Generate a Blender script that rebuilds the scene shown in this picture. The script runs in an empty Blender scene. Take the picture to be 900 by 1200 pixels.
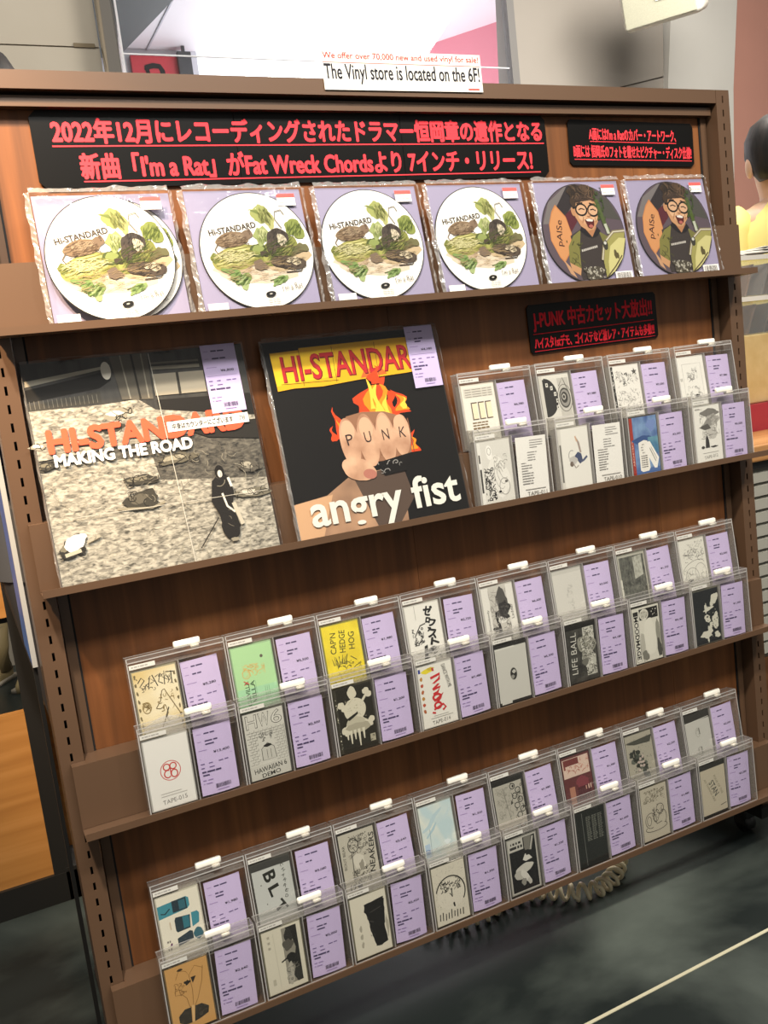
import bpy, bmesh, math, random
from mathutils import Vector, Matrix, noise as mnoise

S = bpy.context.scene
C = S.collection
PI = math.pi

# ------------------------------------------------------------------ camera
def make_camera():
    yaw, pitch, roll = 0.430178, 0.14136, -0.122205
    f = Vector((math.sin(yaw)*math.cos(pitch), math.cos(yaw)*math.cos(pitch), -math.sin(pitch)))
    r0 = Vector((math.cos(yaw), -math.sin(yaw), 0))
    u0 = r0.cross(f)
    c, s = math.cos(roll), math.sin(roll)
    r = r0*c + u0*s
    u = u0*c - r0*s
    cd = bpy.data.cameras.new('camera')
    cd.sensor_fit = 'HORIZONTAL'
    cd.sensor_width = 36
    cd.lens = 36*1068.97/900
    cd.clip_start = 0.02
    o = bpy.data.objects.new('camera', cd)
    C.objects.link(o)
    M = Matrix((r, u, -f)).transposed().to_4x4()
    M.translation = Vector((-0.07959, -1.34295, 1.05157))
    o.matrix_world = M
    S.camera = o
make_camera()

# ------------------------------------------------------------------ world, lamps, exposure
w = bpy.data.worlds.new('store_air'); S.world = w; w.use_nodes = True
w.node_tree.nodes['Background'].inputs[0].default_value = (1.0, 0.95, 0.88, 1)
w.node_tree.nodes['Background'].inputs[1].default_value = 0.31
S.view_settings.view_transform = 'Standard'
S.view_settings.look = 'None'
S.view_settings.gamma = 1
S.view_settings.use_curve_mapping = False
S.view_settings.exposure = 0.0
S.cycles.transparent_max_bounces = 40
S.cycles.max_bounces = 9
S.cycles.caustics_reflective = False
S.cycles.caustics_refractive = False
S.cycles.sample_clamp_indirect = 4.0

def area(name, loc, target, sx, sy, power, col):
    ld = bpy.data.lights.new(name, 'AREA')
    ld.shape = 'RECTANGLE'; ld.size = sx; ld.size_y = sy; ld.energy = power; ld.color = col
    o = bpy.data.objects.new(name, ld); C.objects.link(o)
    o.location = loc
    o.rotation_euler = (Vector(target)-Vector(loc)).to_track_quat('-Z', 'Y').to_euler()
    return o
def spot(name, loc, target, power, col, angle, blend=0.6, rad=0.05):
    ld = bpy.data.lights.new(name, 'SPOT')
    ld.energy = power; ld.color = col; ld.spot_size = math.radians(angle); ld.spot_blend = blend; ld.shadow_soft_size = rad
    o = bpy.data.objects.new(name, ld); C.objects.link(o)
    o.location = loc
    o.rotation_euler = (Vector(target)-Vector(loc)).to_track_quat('-Z', 'Y').to_euler()
    return o
WARM = (1.0, 0.91, 0.79)
spot('track_spot_left', (-0.35, -1.25, 2.75), (0.25, 0.0, 1.20), 300, WARM, 75, 0.9, 0.06)
spot('track_spot_right', (1.75, -1.35, 2.75), (1.0, 0.0, 0.75), 92, WARM, 75, 0.9, 0.06)
area('ceiling_lamp_front', (0.5, -2.0, 3.0), (0.6, 0, 0.6), 1.6, 0.3, 60, (1, 0.96, 0.9))
spot('track_spot_corner', (-0.75, -0.95, 2.6), (-0.12, 0.0, 1.40), 560, (1.0, 0.72, 0.44), 27, 1.0, 0.05)
area('wall_fill_left', (0.1, 1.7, 3.3), (0.3, 3.0, 2.3), 0.8, 0.4, 13, (1, 0.95, 0.86))  # added fill light to brighten the beige rear wall
area('ceiling_lamp_rear', (2.9, 0.9, 3.3), (3.1, 2.0, 1.0), 1.4, 1.2, 150, (1, 0.95, 0.86))
area('back_room_lamp', (2.6, 4.0, 2.0), (2.6, 4.4, 3.4), 1.6, 0.8, 34, (1, 0.97, 0.98))

# ------------------------------------------------------------------ materials
def srgb(h):
    h = h.lstrip('#'); v = [int(h[i:i+2], 16)/255 for i in (0, 2, 4)]
    return tuple(x/12.92 if x <= 0.04045 else ((x+0.055)/1.055)**2.4 for x in v) + (1,)
MATS = {}
def nodes(m):
    m.use_nodes = True
    nt = m.node_tree
    return nt, nt.nodes, nt.links, nt.nodes['Principled BSDF']
def plain(h, rough=0.6, metal=0.0, spec=0.5, tag=''):
    k = ('plain', h, rough, metal, spec)
    if k in MATS: return MATS[k]
    m = bpy.data.materials.new('colour_'+h.strip('#')+tag)
    nt, N, L, b = nodes(m)
    b.inputs['Base Color'].default_value = srgb(h)
    b.inputs['Roughness'].default_value = rough
    b.inputs['Metallic'].default_value = metal
    b.inputs['Specular IOR Level'].default_value = spec
    MATS[k] = m
    return m
def paper(h): return plain(h, 0.62, 0, 0.12)
def noisy(name, c1, c2, scale=(8, 8, 8), rough=0.5, detail=4, bump=0.0, lo=0.35, hi=0.65, spec=0.5, rough2=None, dist=0.0):
    k = ('noisy', name)
    if k in MATS: return MATS[k]
    m = bpy.data.materials.new(name)
    nt, N, L, b = nodes(m)
    tc = N.new('ShaderNodeTexCoord'); mp = N.new('ShaderNodeMapping'); no = N.new('ShaderNodeTexNoise'); cr = N.new('ShaderNodeValToRGB')
    mp.inputs['Scale'].default_value = scale
    no.inputs['Scale'].default_value = 1.0; no.inputs['Detail'].default_value = detail; no.inputs['Distortion'].default_value = dist
    cr.color_ramp.elements[0].position = lo; cr.color_ramp.elements[1].position = hi
    cr.color_ramp.elements[0].color = srgb(c1); cr.color_ramp.elements[1].color = srgb(c2)
    L.new(tc.outputs['Object'], mp.inputs[0]); L.new(mp.outputs[0], no.inputs['Vector'])
    L.new(no.outputs['Fac'], cr.inputs[0]); L.new(cr.outputs[0], b.inputs['Base Color'])
    b.inputs['Roughness'].default_value = rough; b.inputs['Specular IOR Level'].default_value = spec
    if rough2 is not None:
        mr = N.new('ShaderNodeMapRange'); mr.inputs['To Min'].default_value = rough; mr.inputs['To Max'].default_value = rough2
        L.new(no.outputs['Fac'], mr.inputs['Value']); L.new(mr.outputs[0], b.inputs['Roughness'])
    if bump:
        bp = N.new('ShaderNodeBump'); bp.inputs['Strength'].default_value = bump; bp.inputs['Distance'].default_value = 0.002
        L.new(no.outputs['Fac'], bp.inputs['Height']); L.new(bp.outputs[0], b.inputs['Normal'])
    MATS[k] = m
    return m
def clear(name, tint, gloss=1.0, rough=0.06, haze=0.03, bump=0.0, bscale=30, f0=0.035):
    k = ('clear', name)
    if k in MATS: return MATS[k]
    m = bpy.data.materials.new(name); m.use_nodes = True
    nt = m.node_tree; N = nt.nodes; L = nt.links
    N.remove(N['Principled BSDF']); out = N['Material Output']
    tr = N.new('ShaderNodeBsdfTransparent'); tr.inputs[0].default_value = tint
    df = N.new('ShaderNodeBsdfDiffuse'); df.inputs[0].default_value = (0.85, 0.83, 0.8, 1)
    gl = N.new('ShaderNodeBsdfAnisotropic'); gl.inputs['Roughness'].default_value = rough; gl.inputs[0].default_value = (gloss, gloss, gloss, 1)
    lw = N.new('ShaderNodeLayerWeight'); lw.inputs[0].default_value = 0.5
    pw = N.new('ShaderNodeMath'); pw.operation = 'POWER'; pw.inputs[1].default_value = 5
    fr = N.new('ShaderNodeMath'); fr.operation = 'MULTIPLY_ADD'; fr.inputs[1].default_value = 0.9; fr.inputs[2].default_value = f0
    L.new(lw.outputs['Facing'], pw.inputs[0]); L.new(pw.outputs[0], fr.inputs[0])
    m1 = N.new('ShaderNodeMixShader'); m1.inputs[0].default_value = haze
    m2 = N.new('ShaderNodeMixShader')
    L.new(tr.outputs[0], m1.inputs[1]); L.new(df.outputs[0], m1.inputs[2])
    L.new(fr.outputs[0], m2.inputs[0]); L.new(m1.outputs[0], m2.inputs[1]); L.new(gl.outputs[0], m2.inputs[2])
    L.new(m2.outputs[0], out.inputs[0])
    if bump:
        tc = N.new('ShaderNodeTexCoord'); no = N.new('ShaderNodeTexNoise'); no.inputs['Scale'].default_value = bscale; no.inputs['Detail'].default_value = 3
        bp = N.new('ShaderNodeBump'); bp.inputs['Strength'].default_value = bump; bp.inputs['Distance'].default_value = 0.004
        L.new(tc.outputs['Object'], no.inputs['Vector']); L.new(no.outputs['Fac'], bp.inputs['Height'])
        L.new(bp.outputs[0], gl.inputs['Normal']); L.new(bp.outputs[0], lw.inputs['Normal'])
    MATS[k] = m
    return m
def wood(name, c1, c2, c3, rough=0.4, sc=(60, 60, 2.0)):
    k = ('wood', name)
    if k in MATS: return MATS[k]
    m = bpy.data.materials.new(name)
    nt, N, L, b = nodes(m)
    tc = N.new('ShaderNodeTexCoord'); mp = N.new('ShaderNodeMapping'); mp.inputs['Scale'].default_value = sc
    no = N.new('ShaderNodeTexNoise'); no.inputs['Scale'].default_value = 1; no.inputs['Detail'].default_value = 6; no.inputs['Distortion'].default_value = 0.4
    mp2 = N.new('ShaderNodeMapping'); mp2.inputs['Scale'].default_value = tuple(x*0.12 for x in sc)
    no2 = N.new('ShaderNodeTexNoise'); no2.inputs['Scale'].default_value = 1; no2.inputs['Detail'].default_value = 2
    mx = N.new('ShaderNodeMath'); mx.operation = 'MULTIPLY_ADD'; mx.inputs[1].default_value = 0.5
    md = N.new('ShaderNodeMath'); md.operation = 'MULTIPLY'; md.inputs[1].default_value = 0.5
    cr = N.new('ShaderNodeValToRGB'); e = cr.color_ramp.elements
    e[0].position = 0.36; e[0].color = srgb(c1); e[1].position = 0.64; e[1].color = srgb(c3)
    q = e.new(0.5); q.color = srgb(c2)
    L.new(tc.outputs['Object'], mp.inputs[0]); L.new(mp.outputs[0], no.inputs['Vector'])
    L.new(tc.outputs['Object'], mp2.inputs[0]); L.new(mp2.outputs[0], no2.inputs['Vector'])
    L.new(no2.outputs['Fac'], md.inputs[0]); L.new(no.outputs['Fac'], mx.inputs[0]); L.new(md.outputs[0], mx.inputs[2])
    L.new(mx.outputs[0], cr.inputs[0]); L.new(cr.outputs[0], b.inputs['Base Color'])
    b.inputs['Roughness'].default_value = rough; b.inputs['Specular IOR Level'].default_value = 0.35
    MATS[k] = m
    return m
def glow(name, col, st):
    m = bpy.data.materials.new(name); nt, N, L, b = nodes(m)
    b.inputs['Base Color'].default_value = col
    b.inputs['Emission Color'].default_value = col; b.inputs['Emission Strength'].default_value = st
    return m

BROWN = plain('#5c4533', 0.38, 0, 0.5, '_brown_metal')
PANEL = wood('panel_wood', '#633d22', '#784a29', '#8c5932', 0.45)
BLACKM = plain('#151412', 0.5)
DARK = plain('#0c0a09', 0.8)
CLEAR = clear('clear_acrylic', (0.975, 0.975, 0.97, 1), 1.0, 0.05, 0.006)
BAND = clear('acrylic_band', (0.95, 0.945, 0.94, 1), 1.0, 0.06, 0.05)
SIDE = clear('acrylic_side', (0.86, 0.85, 0.83, 1), 1.0, 0.08, 0.15)
RIM = clear('acrylic_edge', (0.80, 0.79, 0.77, 1), 1.0, 0.12, 0.34)
FILM = clear('poly_film', (0.985, 0.985, 0.985, 1), 1.0, 0.10, 0.006, 0.45, 26)
FILMRIM = clear('poly_film_crumpled', (0.93, 0.93, 0.93, 1), 1.0, 0.13, 0.20, 1.0, 90, 0.09)
TABW = plain('#f1eee2', 0.35)
LILAC = paper('#c6b6dc')
WHITEP = paper('#eceae4')

# ------------------------------------------------------------------ mesh builder
class MB:
    def __init__(s): s.v = []; s.f = []; s.m = []; s.mats = []
    def mi(s, mat):
        if mat not in s.mats: s.mats.append(mat)
        return s.mats.index(mat)
    def poly(s, pts, mat):
        n = len(s.v); s.v += [tuple(p) for p in pts]; s.f.append(tuple(range(n, n+len(pts)))); s.m.append(s.mi(mat))
    def box(s, a, b, mat):
        x0, y0, z0 = a; x1, y1, z1 = b
        n = len(s.v)
        s.v += [(x0,y0,z0),(x1,y0,z0),(x1,y1,z0),(x0,y1,z0),(x0,y0,z1),(x1,y0,z1),(x1,y1,z1),(x0,y1,z1)]
        for q in ((0,3,2,1),(4,5,6,7),(0,1,5,4),(1,2,6,5),(2,3,7,6),(3,0,4,7)):
            s.f.append(tuple(n+i for i in q)); s.m.append(s.mi(mat))
    def bbox(s, a, b, mat, r=0.002, seg=2):
        bm = bmesh.new(); bmesh.ops.create_cube(bm, size=1)
        for v in bm.verts:
            v.co = Vector([(a[i]+b[i])/2 + v.co[i]*(b[i]-a[i]) for i in range(3)])
        bmesh.ops.bevel(bm, geom=bm.edges[:], offset=r, segments=seg, profile=0.5, affect='EDGES')
        s.addbm(bm, mat)
    def addbm(s, bm, mat):
        n = len(s.v); bm.verts.ensure_lookup_table(); bm.verts.index_update()
        s.v += [tuple(v.co) for v in bm.verts]
        for f in bm.faces:
            s.f.append(tuple(n+v.index for v in f.verts)); s.m.append(s.mi(mat))
        bm.free()
    def loft(s, rings, mat, cap=True, closed=True):
        n = len(s.v); k = len(rings[0])
        for r in rings: s.v += [tuple(p) for p in r]
        for i in range(len(rings)-1):
            for j in range(k if closed else k-1):
                a = n+i*k+j; b = n+i*k+(j+1) % k
                s.f.append((a, b, b+k, a+k)); s.m.append(s.mi(mat))
        if cap and closed:
            s.f.append(tuple(n+j for j in reversed(range(k)))); s.m.append(s.mi(mat))
            s.f.append(tuple(n+(len(rings)-1)*k+j for j in range(k))); s.m.append(s.mi(mat))
    def tube(s, pts, r, mat, k=10, cap=True):
        pts = [Vector(p) for p in pts]; rings = []
        up = Vector((0, 0, 1))
        for i, p in enumerate(pts):
            t = (pts[min(i+1, len(pts)-1)]-pts[max(i-1, 0)]).normalized()
            a = t.cross(up)
            if a.length < 1e-3: a = t.cross(Vector((1, 0, 0)))
            a.normalize(); b = t.cross(a)
            rr = r[i] if isinstance(r, (list, tuple)) else r
            rings.append([p + a*math.cos(2*PI*j/k)*rr + b*math.sin(2*PI*j/k)*rr for j in range(k)])
        s.loft(rings, mat, cap)
    def cyl(s, c, axis, r, h, mat, k=24):
        c = Vector(c); a = Vector(axis).normalized()
        s.tube([c-a*h/2, c+a*h/2], r, mat, k)
    def build(s, name, parent=None, smooth=False, M=None):
        me = bpy.data.meshes.new(name)
        me.from_pydata(s.v, [], s.f)
        for m in s.mats: me.materials.append(m)
        me.polygons.foreach_set('material_index', s.m)
        if smooth: me.polygons.foreach_set('use_smooth', [True]*len(s.f))
        me.update()
        o = bpy.data.objects.new(name, me); C.objects.link(o)
        if M is not None: o.matrix_basis = M
        if parent: o.parent = parent
        return o

def thing(name, label, cat, loc=(0, 0, 0), rot=(0, 0, 0), group=None):
    o = bpy.data.objects.new(name, None); C.objects.link(o)
    o.empty_display_size = 0.02
    o.location = loc; o.rotation_euler = rot
    o['label'] = label; o['category'] = cat
    if group: o['group'] = group
    return o
def tag(o, label, cat, group=None):
    o['label'] = label; o['category'] = cat
    if group: o['group'] = group
    return o
def struct(o): o['kind'] = 'structure'; return o

# ------------------------------------------------------------------ flat printing: shapes in millimetres on a sheet, depth towards -Y
TXT = {}
def text_geo(st, bold=0.0):
    k = (st, bold)
    if k in TXT: return TXT[k]
    cu = bpy.data.curves.new('txt', 'FONT'); cu.body = st; cu.size = 1; cu.resolution_u = 3; cu.offset = bold
    o = bpy.data.objects.new('txt', cu); C.objects.link(o)
    me = o.to_mesh()
    vs = [(v.co.x, v.co.y) for v in me.vertices]; fs = [tuple(p.vertices) for p in me.polygons]
    o.to_mesh_clear()
    bpy.data.objects.remove(o); bpy.data.curves.remove(cu)
    if not vs: vs = [(0, 0), (1, 0), (1, 1)]; fs = [(0, 1, 2)]
    x0 = min(v[0] for v in vs); x1 = max(v[0] for v in vs); y0 = min(v[1] for v in vs); y1 = max(v[1] for v in vs)
    r = ([((x-x0)/max(x1-x0, 1e-6)-0.5, (y-y0)/max(y1-y0, 1e-6)-0.5) for x, y in vs], fs)
    TXT[k] = r
    return r

class Sheet:
    """2-D print in mm; (x right, y up); stacked layers 0.06 mm apart towards the viewer."""
    def __init__(s, d0=0.0, step=0.06): s.mb = MB(); s.d = d0; s.step = step; s.k = 1
    def tone(s, c):
        """ink density of this print"""
        return c if s.k == 1 else '#%02x%02x%02x' % tuple(int(int(c[i:i+2], 16)*s.k) for i in (1, 3, 5))
    def P(s, x, y): return (x/1000, -s.d/1000, y/1000)
    def up(s): s.d += s.step
    def poly(s, pts, c, up=True):
        if up: s.up()
        m = paper(s.tone(c)) if isinstance(c, str) else c
        s.mb.poly([s.P(*p) for p in pts], m)
    def rect(s, x0, y0, x1, y1, c, up=True): s.poly([(x0,y0),(x1,y0),(x1,y1),(x0,y1)], c, up)
    def ell(s, cx, cy, rx, ry, c, rot=0, k=36, up=True, a0=0, a1=360):
        r = math.radians(rot); pts = []
        full = (a1-a0) >= 360
        for i in range(k if full else k+1):
            t = math.radians(a0+(a1-a0)*i/k)
            x = rx*math.cos(t); y = ry*math.sin(t)
            pts.append((cx+x*math.cos(r)-y*math.sin(r), cy+x*math.sin(r)+y*math.cos(r)))
        s.poly(pts, c, up)
    def line(s, pts, wd, c, up=True, taper=False):
        if up: s.up()
        m = paper(s.tone(c)) if isinstance(c, str) else c
        n = len(pts)
        if n < 2: return
        L = []; R = []
        for i, p in enumerate(pts):
            a = pts[max(i-1, 0)]; b = pts[min(i+1, n-1)]
            dx, dy = b[0]-a[0], b[1]-a[1]; l = math.hypot(dx, dy) or 1
            w_ = wd/2*(1 if not taper else max(0.15, math.sin(PI*(i+0.5)/n)))
            L.append((p[0]-dy/l*w_, p[1]+dx/l*w_)); R.append((p[0]+dy/l*w_, p[1]-dx/l*w_))
        for i in range(n-1):
            s.mb.poly([s.P(*R[i]), s.P(*R[i+1]), s.P(*L[i+1]), s.P(*L[i])], m)
    def ring(s, cx, cy, rx, ry, wd, c, a0=0, a1=360, k=40, rot=0):
        r = math.radians(rot); pts = []
        for i in range(k+1):
            t = math.radians(a0+(a1-a0)*i/k); x = rx*math.cos(t); y = ry*math.sin(t)
            pts.append((cx+x*math.cos(r)-y*math.sin(r), cy+x*math.sin(r)+y*math.cos(r)))
        s.line(pts, wd, c)
    def text(s, st, cx, cy, w_, h_, c, rot=0, bold=0.0, shear=0.0, heavy=0.0):
        if heavy:
            for k in range(8):
                s.d += 0.012-s.step
                s.text(st, cx+heavy*math.cos(k*PI/4), cy+heavy*math.sin(k*PI/4), w_-2*heavy, h_-2*heavy, c, rot, 0)
            return
        s.up()
        m = paper(c) if isinstance(c, str) else c
        vs, fs = text_geo(st, bold); r = math.radians(rot); n = len(s.mb.v); i = s.mb.mi(m)
        for x, y in vs:
            X = x*w_+shear*y*h_; Y = y*h_
            s.mb.v.append(s.P(cx+X*math.cos(r)-Y*math.sin(r), cy+X*math.sin(r)+Y*math.cos(r)))
        for f in fs: s.mb.f.append(tuple(n+q for q in f)); s.mb.m.append(i)
    def blob(s, cx, cy, rx, ry, c, seed=0, rough=0.25, k=26, rot=0):
        R = random.Random(seed); ph = [R.uniform(0, 6.28) for _ in range(5)]; am = [R.uniform(0.3, 1)/(j+1)**0.7 for j in range(5)]
        r = math.radians(rot); pts = []
        for i in range(k):
            t = 2*PI*i/k; q = 1+rough*sum(am[j]*math.sin((j+2)*t+ph[j]) for j in range(5))/1.6 + R.uniform(-rough, rough)*0.25
            x = rx*q*math.cos(t); y = ry*q*math.sin(t)
            pts.append((cx+x*math.cos(r)-y*math.sin(r), cy+x*math.sin(r)+y*math.cos(r)))
        s.poly(pts, c)
    def scrib(s, x0, y0, x1, y1, n, c, seed=0, wd=0.7, ln=12, curl=0.9):
        R = random.Random(seed); s.up()
        for _ in range(n):
            x, y = R.uniform(x0, x1), R.uniform(y0, y1); a = R.uniform(0, 6.28); pts = [(x, y)]; da = R.uniform(-curl, curl)
            for _ in range(R.randint(3, 9)):
                a += da + R.uniform(-0.4, 0.4); st = ln/7
                x = min(max(x+math.cos(a)*st, x0), x1); y = min(max(y+math.sin(a)*st, y0), y1); pts.append((x, y))
            s.line(pts, wd*R.uniform(0.6, 1.3), c, up=False)
    def speck(s, x0, y0, x1, y1, n, c, seed=0, sz=1.5):
        R = random.Random(seed); s.up()
        for _ in range(n):
            x, y = R.uniform(x0, x1), R.uniform(y0, y1); q = sz*R.uniform(0.4, 1.4); a = R.uniform(0, 6.28); k = R.randint(3, 6)
            pts = []
            for i in range(k):
                t = a+2*PI*i/k; rr = q*R.uniform(0.5, 1)
                pts.append((min(max(x+rr*math.cos(t), x0), x1), min(max(y+rr*math.sin(t), y0), y1)))
            s.poly(pts, c, up=False)
    def bars(s, x0, y, widths, h_, c, gap=1.0):
        """illegible small print: short dashes"""
        s.up(); x = x0
        for q in widths:
            if q > 0: s.rect(x, y, x+q, y+h_, c, up=False)
            x += abs(q)+gap
    def barcode(s, x0, y0, x1, y1, c, seed=1):
        R = random.Random(seed); s.up(); x = x0
        while x < x1:
            q = R.choice((0.35, 0.35, 0.7, 1.0)); s.rect(x, y0, min(x+q, x1), y1, c, up=False); x += q+R.choice((0.4, 0.4, 0.8))
    def bend(s, fn): s.mb.v = [fn(*p) for p in s.mb.v]
    def build(s, name, parent=None, M=None): return s.mb.build(name, parent, False, M)

# ================================================================== SETTING
def quad_box(pts, d, mat, mb):
    """vertical panel whose front outline pts=(x,z) lies at y=d[0]; back at d[1]"""
    n = len(mb.v); k = len(pts)
    mb.v += [(x, d[0], z) for x, z in pts] + [(x, d[1], z) for x, z in pts]
    i = mb.mi(mat)
    mb.f.append(tuple(n+j for j in range(k))); mb.m.append(i)
    mb.f.append(tuple(n+k+j for j in reversed(range(k)))); mb.m.append(i)
    for j in range(k):
        a = n+j; b = n+(j+1) % k
        mb.f.append((b, a, a+k, b+k)); mb.m.append(i)

def build_setting():
    fl = MB()
    fm = noisy('floor_polished_stone', '#1f2423', '#69716a', (1.6, 2.2, 3), 0.22, 10, 0.05, 0.48, 0.88, 0.07, 0.42, 0.5)
    fl.box((-4, -4, -0.06), (9, 9, 0), fm)
    struct(fl.build('floor'))
    t = MB()
    tm = plain('#b9b49a', 0.4)
    sa, sb = Vector((0.68, -0.231, 0)), Vector((1.087, -0.2225, 0)); dr = (sb-sa).normalized(); nr = Vector((-dr.y, dr.x, 0))
    p, q = sa-dr*3, sb+dr*5
    t.loft([[p-nr*.003, p+nr*.003, p+nr*.003+Vector((0,0,.0012)), p-nr*.003+Vector((0,0,.0012))], [q-nr*.003, q+nr*.003, q+nr*.003+Vector((0,0,.0012)), q-nr*.003+Vector((0,0,.0012))]], tm)
    struct(t.build('trim_1'))
    # rear walls
    b = MB(); beige = noisy('wall_beige', '#a59c8c', '#aba293', (2, 2, 2), 0.6)
    quad_box([(-4, 0), (0.81, 0), (0.81, 2.655), (-4, 2.637)], (3.0, 3.12), beige, b)
    quad_box([(-4, 2.643), (0.81, 2.661), (0.81, 3.7), (-4, 3.7)], (3.0, 3.12), beige, b)
    quad_box([(-4, 2.6), (0.81, 2.6), (0.81, 2.7), (-4, 2.7)], (3.012, 3.1), plain('#5d554a', 0.8), b)
    b.box((0.70, 2.992, 2.655), (0.79, 3.0, 2.672), plain('#6e6047', 0.6))
    struct(b.build('wall_rear_left'))
    g = MB(); gm = noisy('wall_grey', '#8c857d', '#928b83', (1.5, 1.5, 1.5), 0.55)
    quad_box([(2.97, 0), (4.1, 0), (4.085, 2.625), (2.97, 2.40)], (3.02, 3.12), gm, g)
    quad_box([(2.97, 2.408), (4.085, 2.633), (4.17, 3.7), (3.06, 3.7)], (3.02, 3.12), gm, g)
    quad_box([(2.97, 2.3), (4.085, 2.5), (4.085, 2.7), (2.97, 2.5)], (3.03, 3.1), plain('#554e46', .8), g)
    struct(g.build('wall_rear_middle'))
    h = MB(); lm = noisy('wall_pale_grey', '#b3b0aa', '#b9b6b0', (1.5, 1.5, 1.5), 0.5)
    quad_box([(4.0, 0), (4.40, 0), (4.60, 2.56), (4.77, 3.7), (4.25, 3.7), (4.075, 2.56)], (2.98, 3.1), lm, h)
    struct(h.build('wall_rear_pillar'))
    k = MB(); pk = noisy('wall_dusty_pink', '#a27466', '#a9796b', (1.5, 1.5, 1.5), 0.55)
    quad_box([(4.40, 0), (9, 0), (9, 3.7), (4.77, 3.7), (4.60, 2.56)], (3.0, 3.1), pk, k)
    struct(k.build('wall_rear_right'))
    # glazed opening
    f = MB(); fr = plain('#4a4d52', 0.4, 0.6)
    quad_box([(2.955, 0), (3.0, 0), (3.03, 3.7), (2.985, 3.7)], (2.97, 3.02), plain('#6f6c6a', 0.4), f)
    f.cyl((1.92, 2.99, 2.633), (1, 0, 0.0), 0.004, 2.1, plain('#d8d8dc', 0.3))
    f.box((0.81, 2.96, 0), (0.9, 3.04, 0.08), fr)
    win = struct(f.build('window_1'))
    gl = MB(); gl.box((0.86, 2.995, 0.0), (2.99, 2.999, 3.7), clear('shop_glass', (0.95, 0.96, 0.97, 1), 0.6, 0.02, 0.01))
    gl.build('window_pane', win)
    c = MB(); chrome = plain('#c9c2b8', 0.12, 1.0)
    c.cyl((0.845, 2.93, 1.85), (0.0, 0, 1), 0.042, 3.7, chrome, 32)
    struct(c.build('trim_2', smooth=True))
    c = MB(); c.box((0.888, 2.965, 0), (0.905, 3.0, 3.7), plain('#e4e2e6', 0.4)); c.box((0.878, 2.965, 0), (0.888, 3.0, 3.7), plain('#6a2a38', 0.4))
    struct(c.build('trim_3'))
    # room behind the glass
    r = MB(); cw = plain('#e6e5ea', 0.7)
    quad_box([(0.2, 0), (1.86, 0), (1.86, 3.4), (0.2, 3.4)], (5.0, 5.08), plain('#c4c7cf', 0.7), r)
    struct(r.build('wall_far'))
    r = MB(); quad_box([(1.86, 0), (3.32, 0), (3.32, 3.4), (1.86, 3.4)], (5.0, 5.05), glow('glowing_wall_white', (1, 0.98, 1, 1), 1.6), r)  # white far wall, its bright light put in as emission; no real window
    struct(r.build('wall_far_glow'))
    r = MB(); pm = plain('#d98796', 0.7)
    r.loft([[(3.30, 5.0, 0), (4.1, 3.8, 0), (4.16, 3.84, 0), (3.36, 5.04, 0)], [(3.30, 5.0, 3.4), (4.1, 3.8, 3.4), (4.16, 3.84, 3.4), (3.36, 5.04, 3.4)]], pm)
    struct(r.build('wall_far_right'))
    r = MB(); r.box((0.2, 3.13, 3.4), (5.0, 5.1, 3.46), cw)
    r.box((1.52, 3.13, 3.392), (1.53, 5.0, 3.4), plain('#b9bcc4', .6))
    struct(r.build('ceiling'))
    r = MB(); r.loft([[(0.2, 4.9, 3.395), (1.30, 4.9, 3.395), (1.30, 4.9, 3.3), (0.2, 4.9, 3.3)], [(0.2, 3.13, 3.395), (1.62, 3.13, 3.395), (1.62, 3.13, 3.3), (0.2, 3.13, 3.3)]], plain('#5c6263', 0.6))
    struct(r.build('beam'))
    cc = MB(); cc.cyl((3.86, 4.05, 1.7), (0, 0, 1), 0.075, 3.38, plain('#efc6d8', 0.5), 28)
    struct(cc.build('pillar', smooth=True))
    p = MB(); p.cyl((3.26, 4.5, 3.25), (0, 0, 1), 0.02, 0.3, plain('#77727a', 0.5)); p.cyl((3.26, 4.5, 3.392), (0, 0, 1), 0.05, 0.012, plain('#d0cbd0', 0.5))
    tag(p.build('ceiling_pole'), 'thin grey pole hanging from the white ceiling behind the glass', 'pole')
    s = thing('wall_sign', 'red sign with a black hooked character on the far wall behind the glass', 'sign', (1.40, 4.97, 3.13))
    a = Sheet(0, 2); m = MB()
    m.box((0, -0.02, 0), (0.36, 0.02, 0.215), plain('#b5182c', 0.5)); m.build('board', s)
    a.d = 21
    a.line([(92, 118), (100, 140), (140, 150), (180, 146), (196, 120), (202, 0)], 34, '#1c1a1d')
    a.line([(92, 150), (100, 100)], 26, '#1c1a1d')
    a.build('character', s)
    k = MB(); k.box((1.70, 4.90, 3.08), (1.79, 4.93, 3.36), plain('#23252b', 0.5)); k.box((1.735, 4.91, 3.36), (1.755, 4.925, 3.4), plain('#23252b', 0.5))
    tag(k.build('hanging_board'), 'dark board hanging right of the red sign behind the glass', 'board')
    # speaker on the wall, top right
    sp = thing('wall_speaker', 'white box loudspeaker high on the wall above the rack', 'speaker', (3.60, 2.46, 2.70), (math.radians(20), 0, math.radians(-56)))
    m = MB(); m.bbox((-0.20, -0.10, 0), (0.20, 0.10, 0.33), plain('#ece6da', 0.4), 0.035, 4); m.build('cabinet', sp, True)
    m = MB(); m.bbox((-0.184, -0.108, 0.016), (0.172, -0.095, 0.315), noisy('speaker_mesh', '#a9a794', '#b3b19e', (300, 300, 300), 0.7), 0.005, 2); m.build('grille', sp)
    m = MB(); m.bbox((-0.02, -0.113, 0.11), (0.04, -0.107, 0.135), plain('#f4f2ec', .4), 0.002); m.build('badge', sp)
    m = MB(); m.box((-0.05, 0.09, 0.15), (0.05, 0.30, 0.25), plain('#cfcac0', .5)); m.build('bracket', sp)
build_setting()

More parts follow.
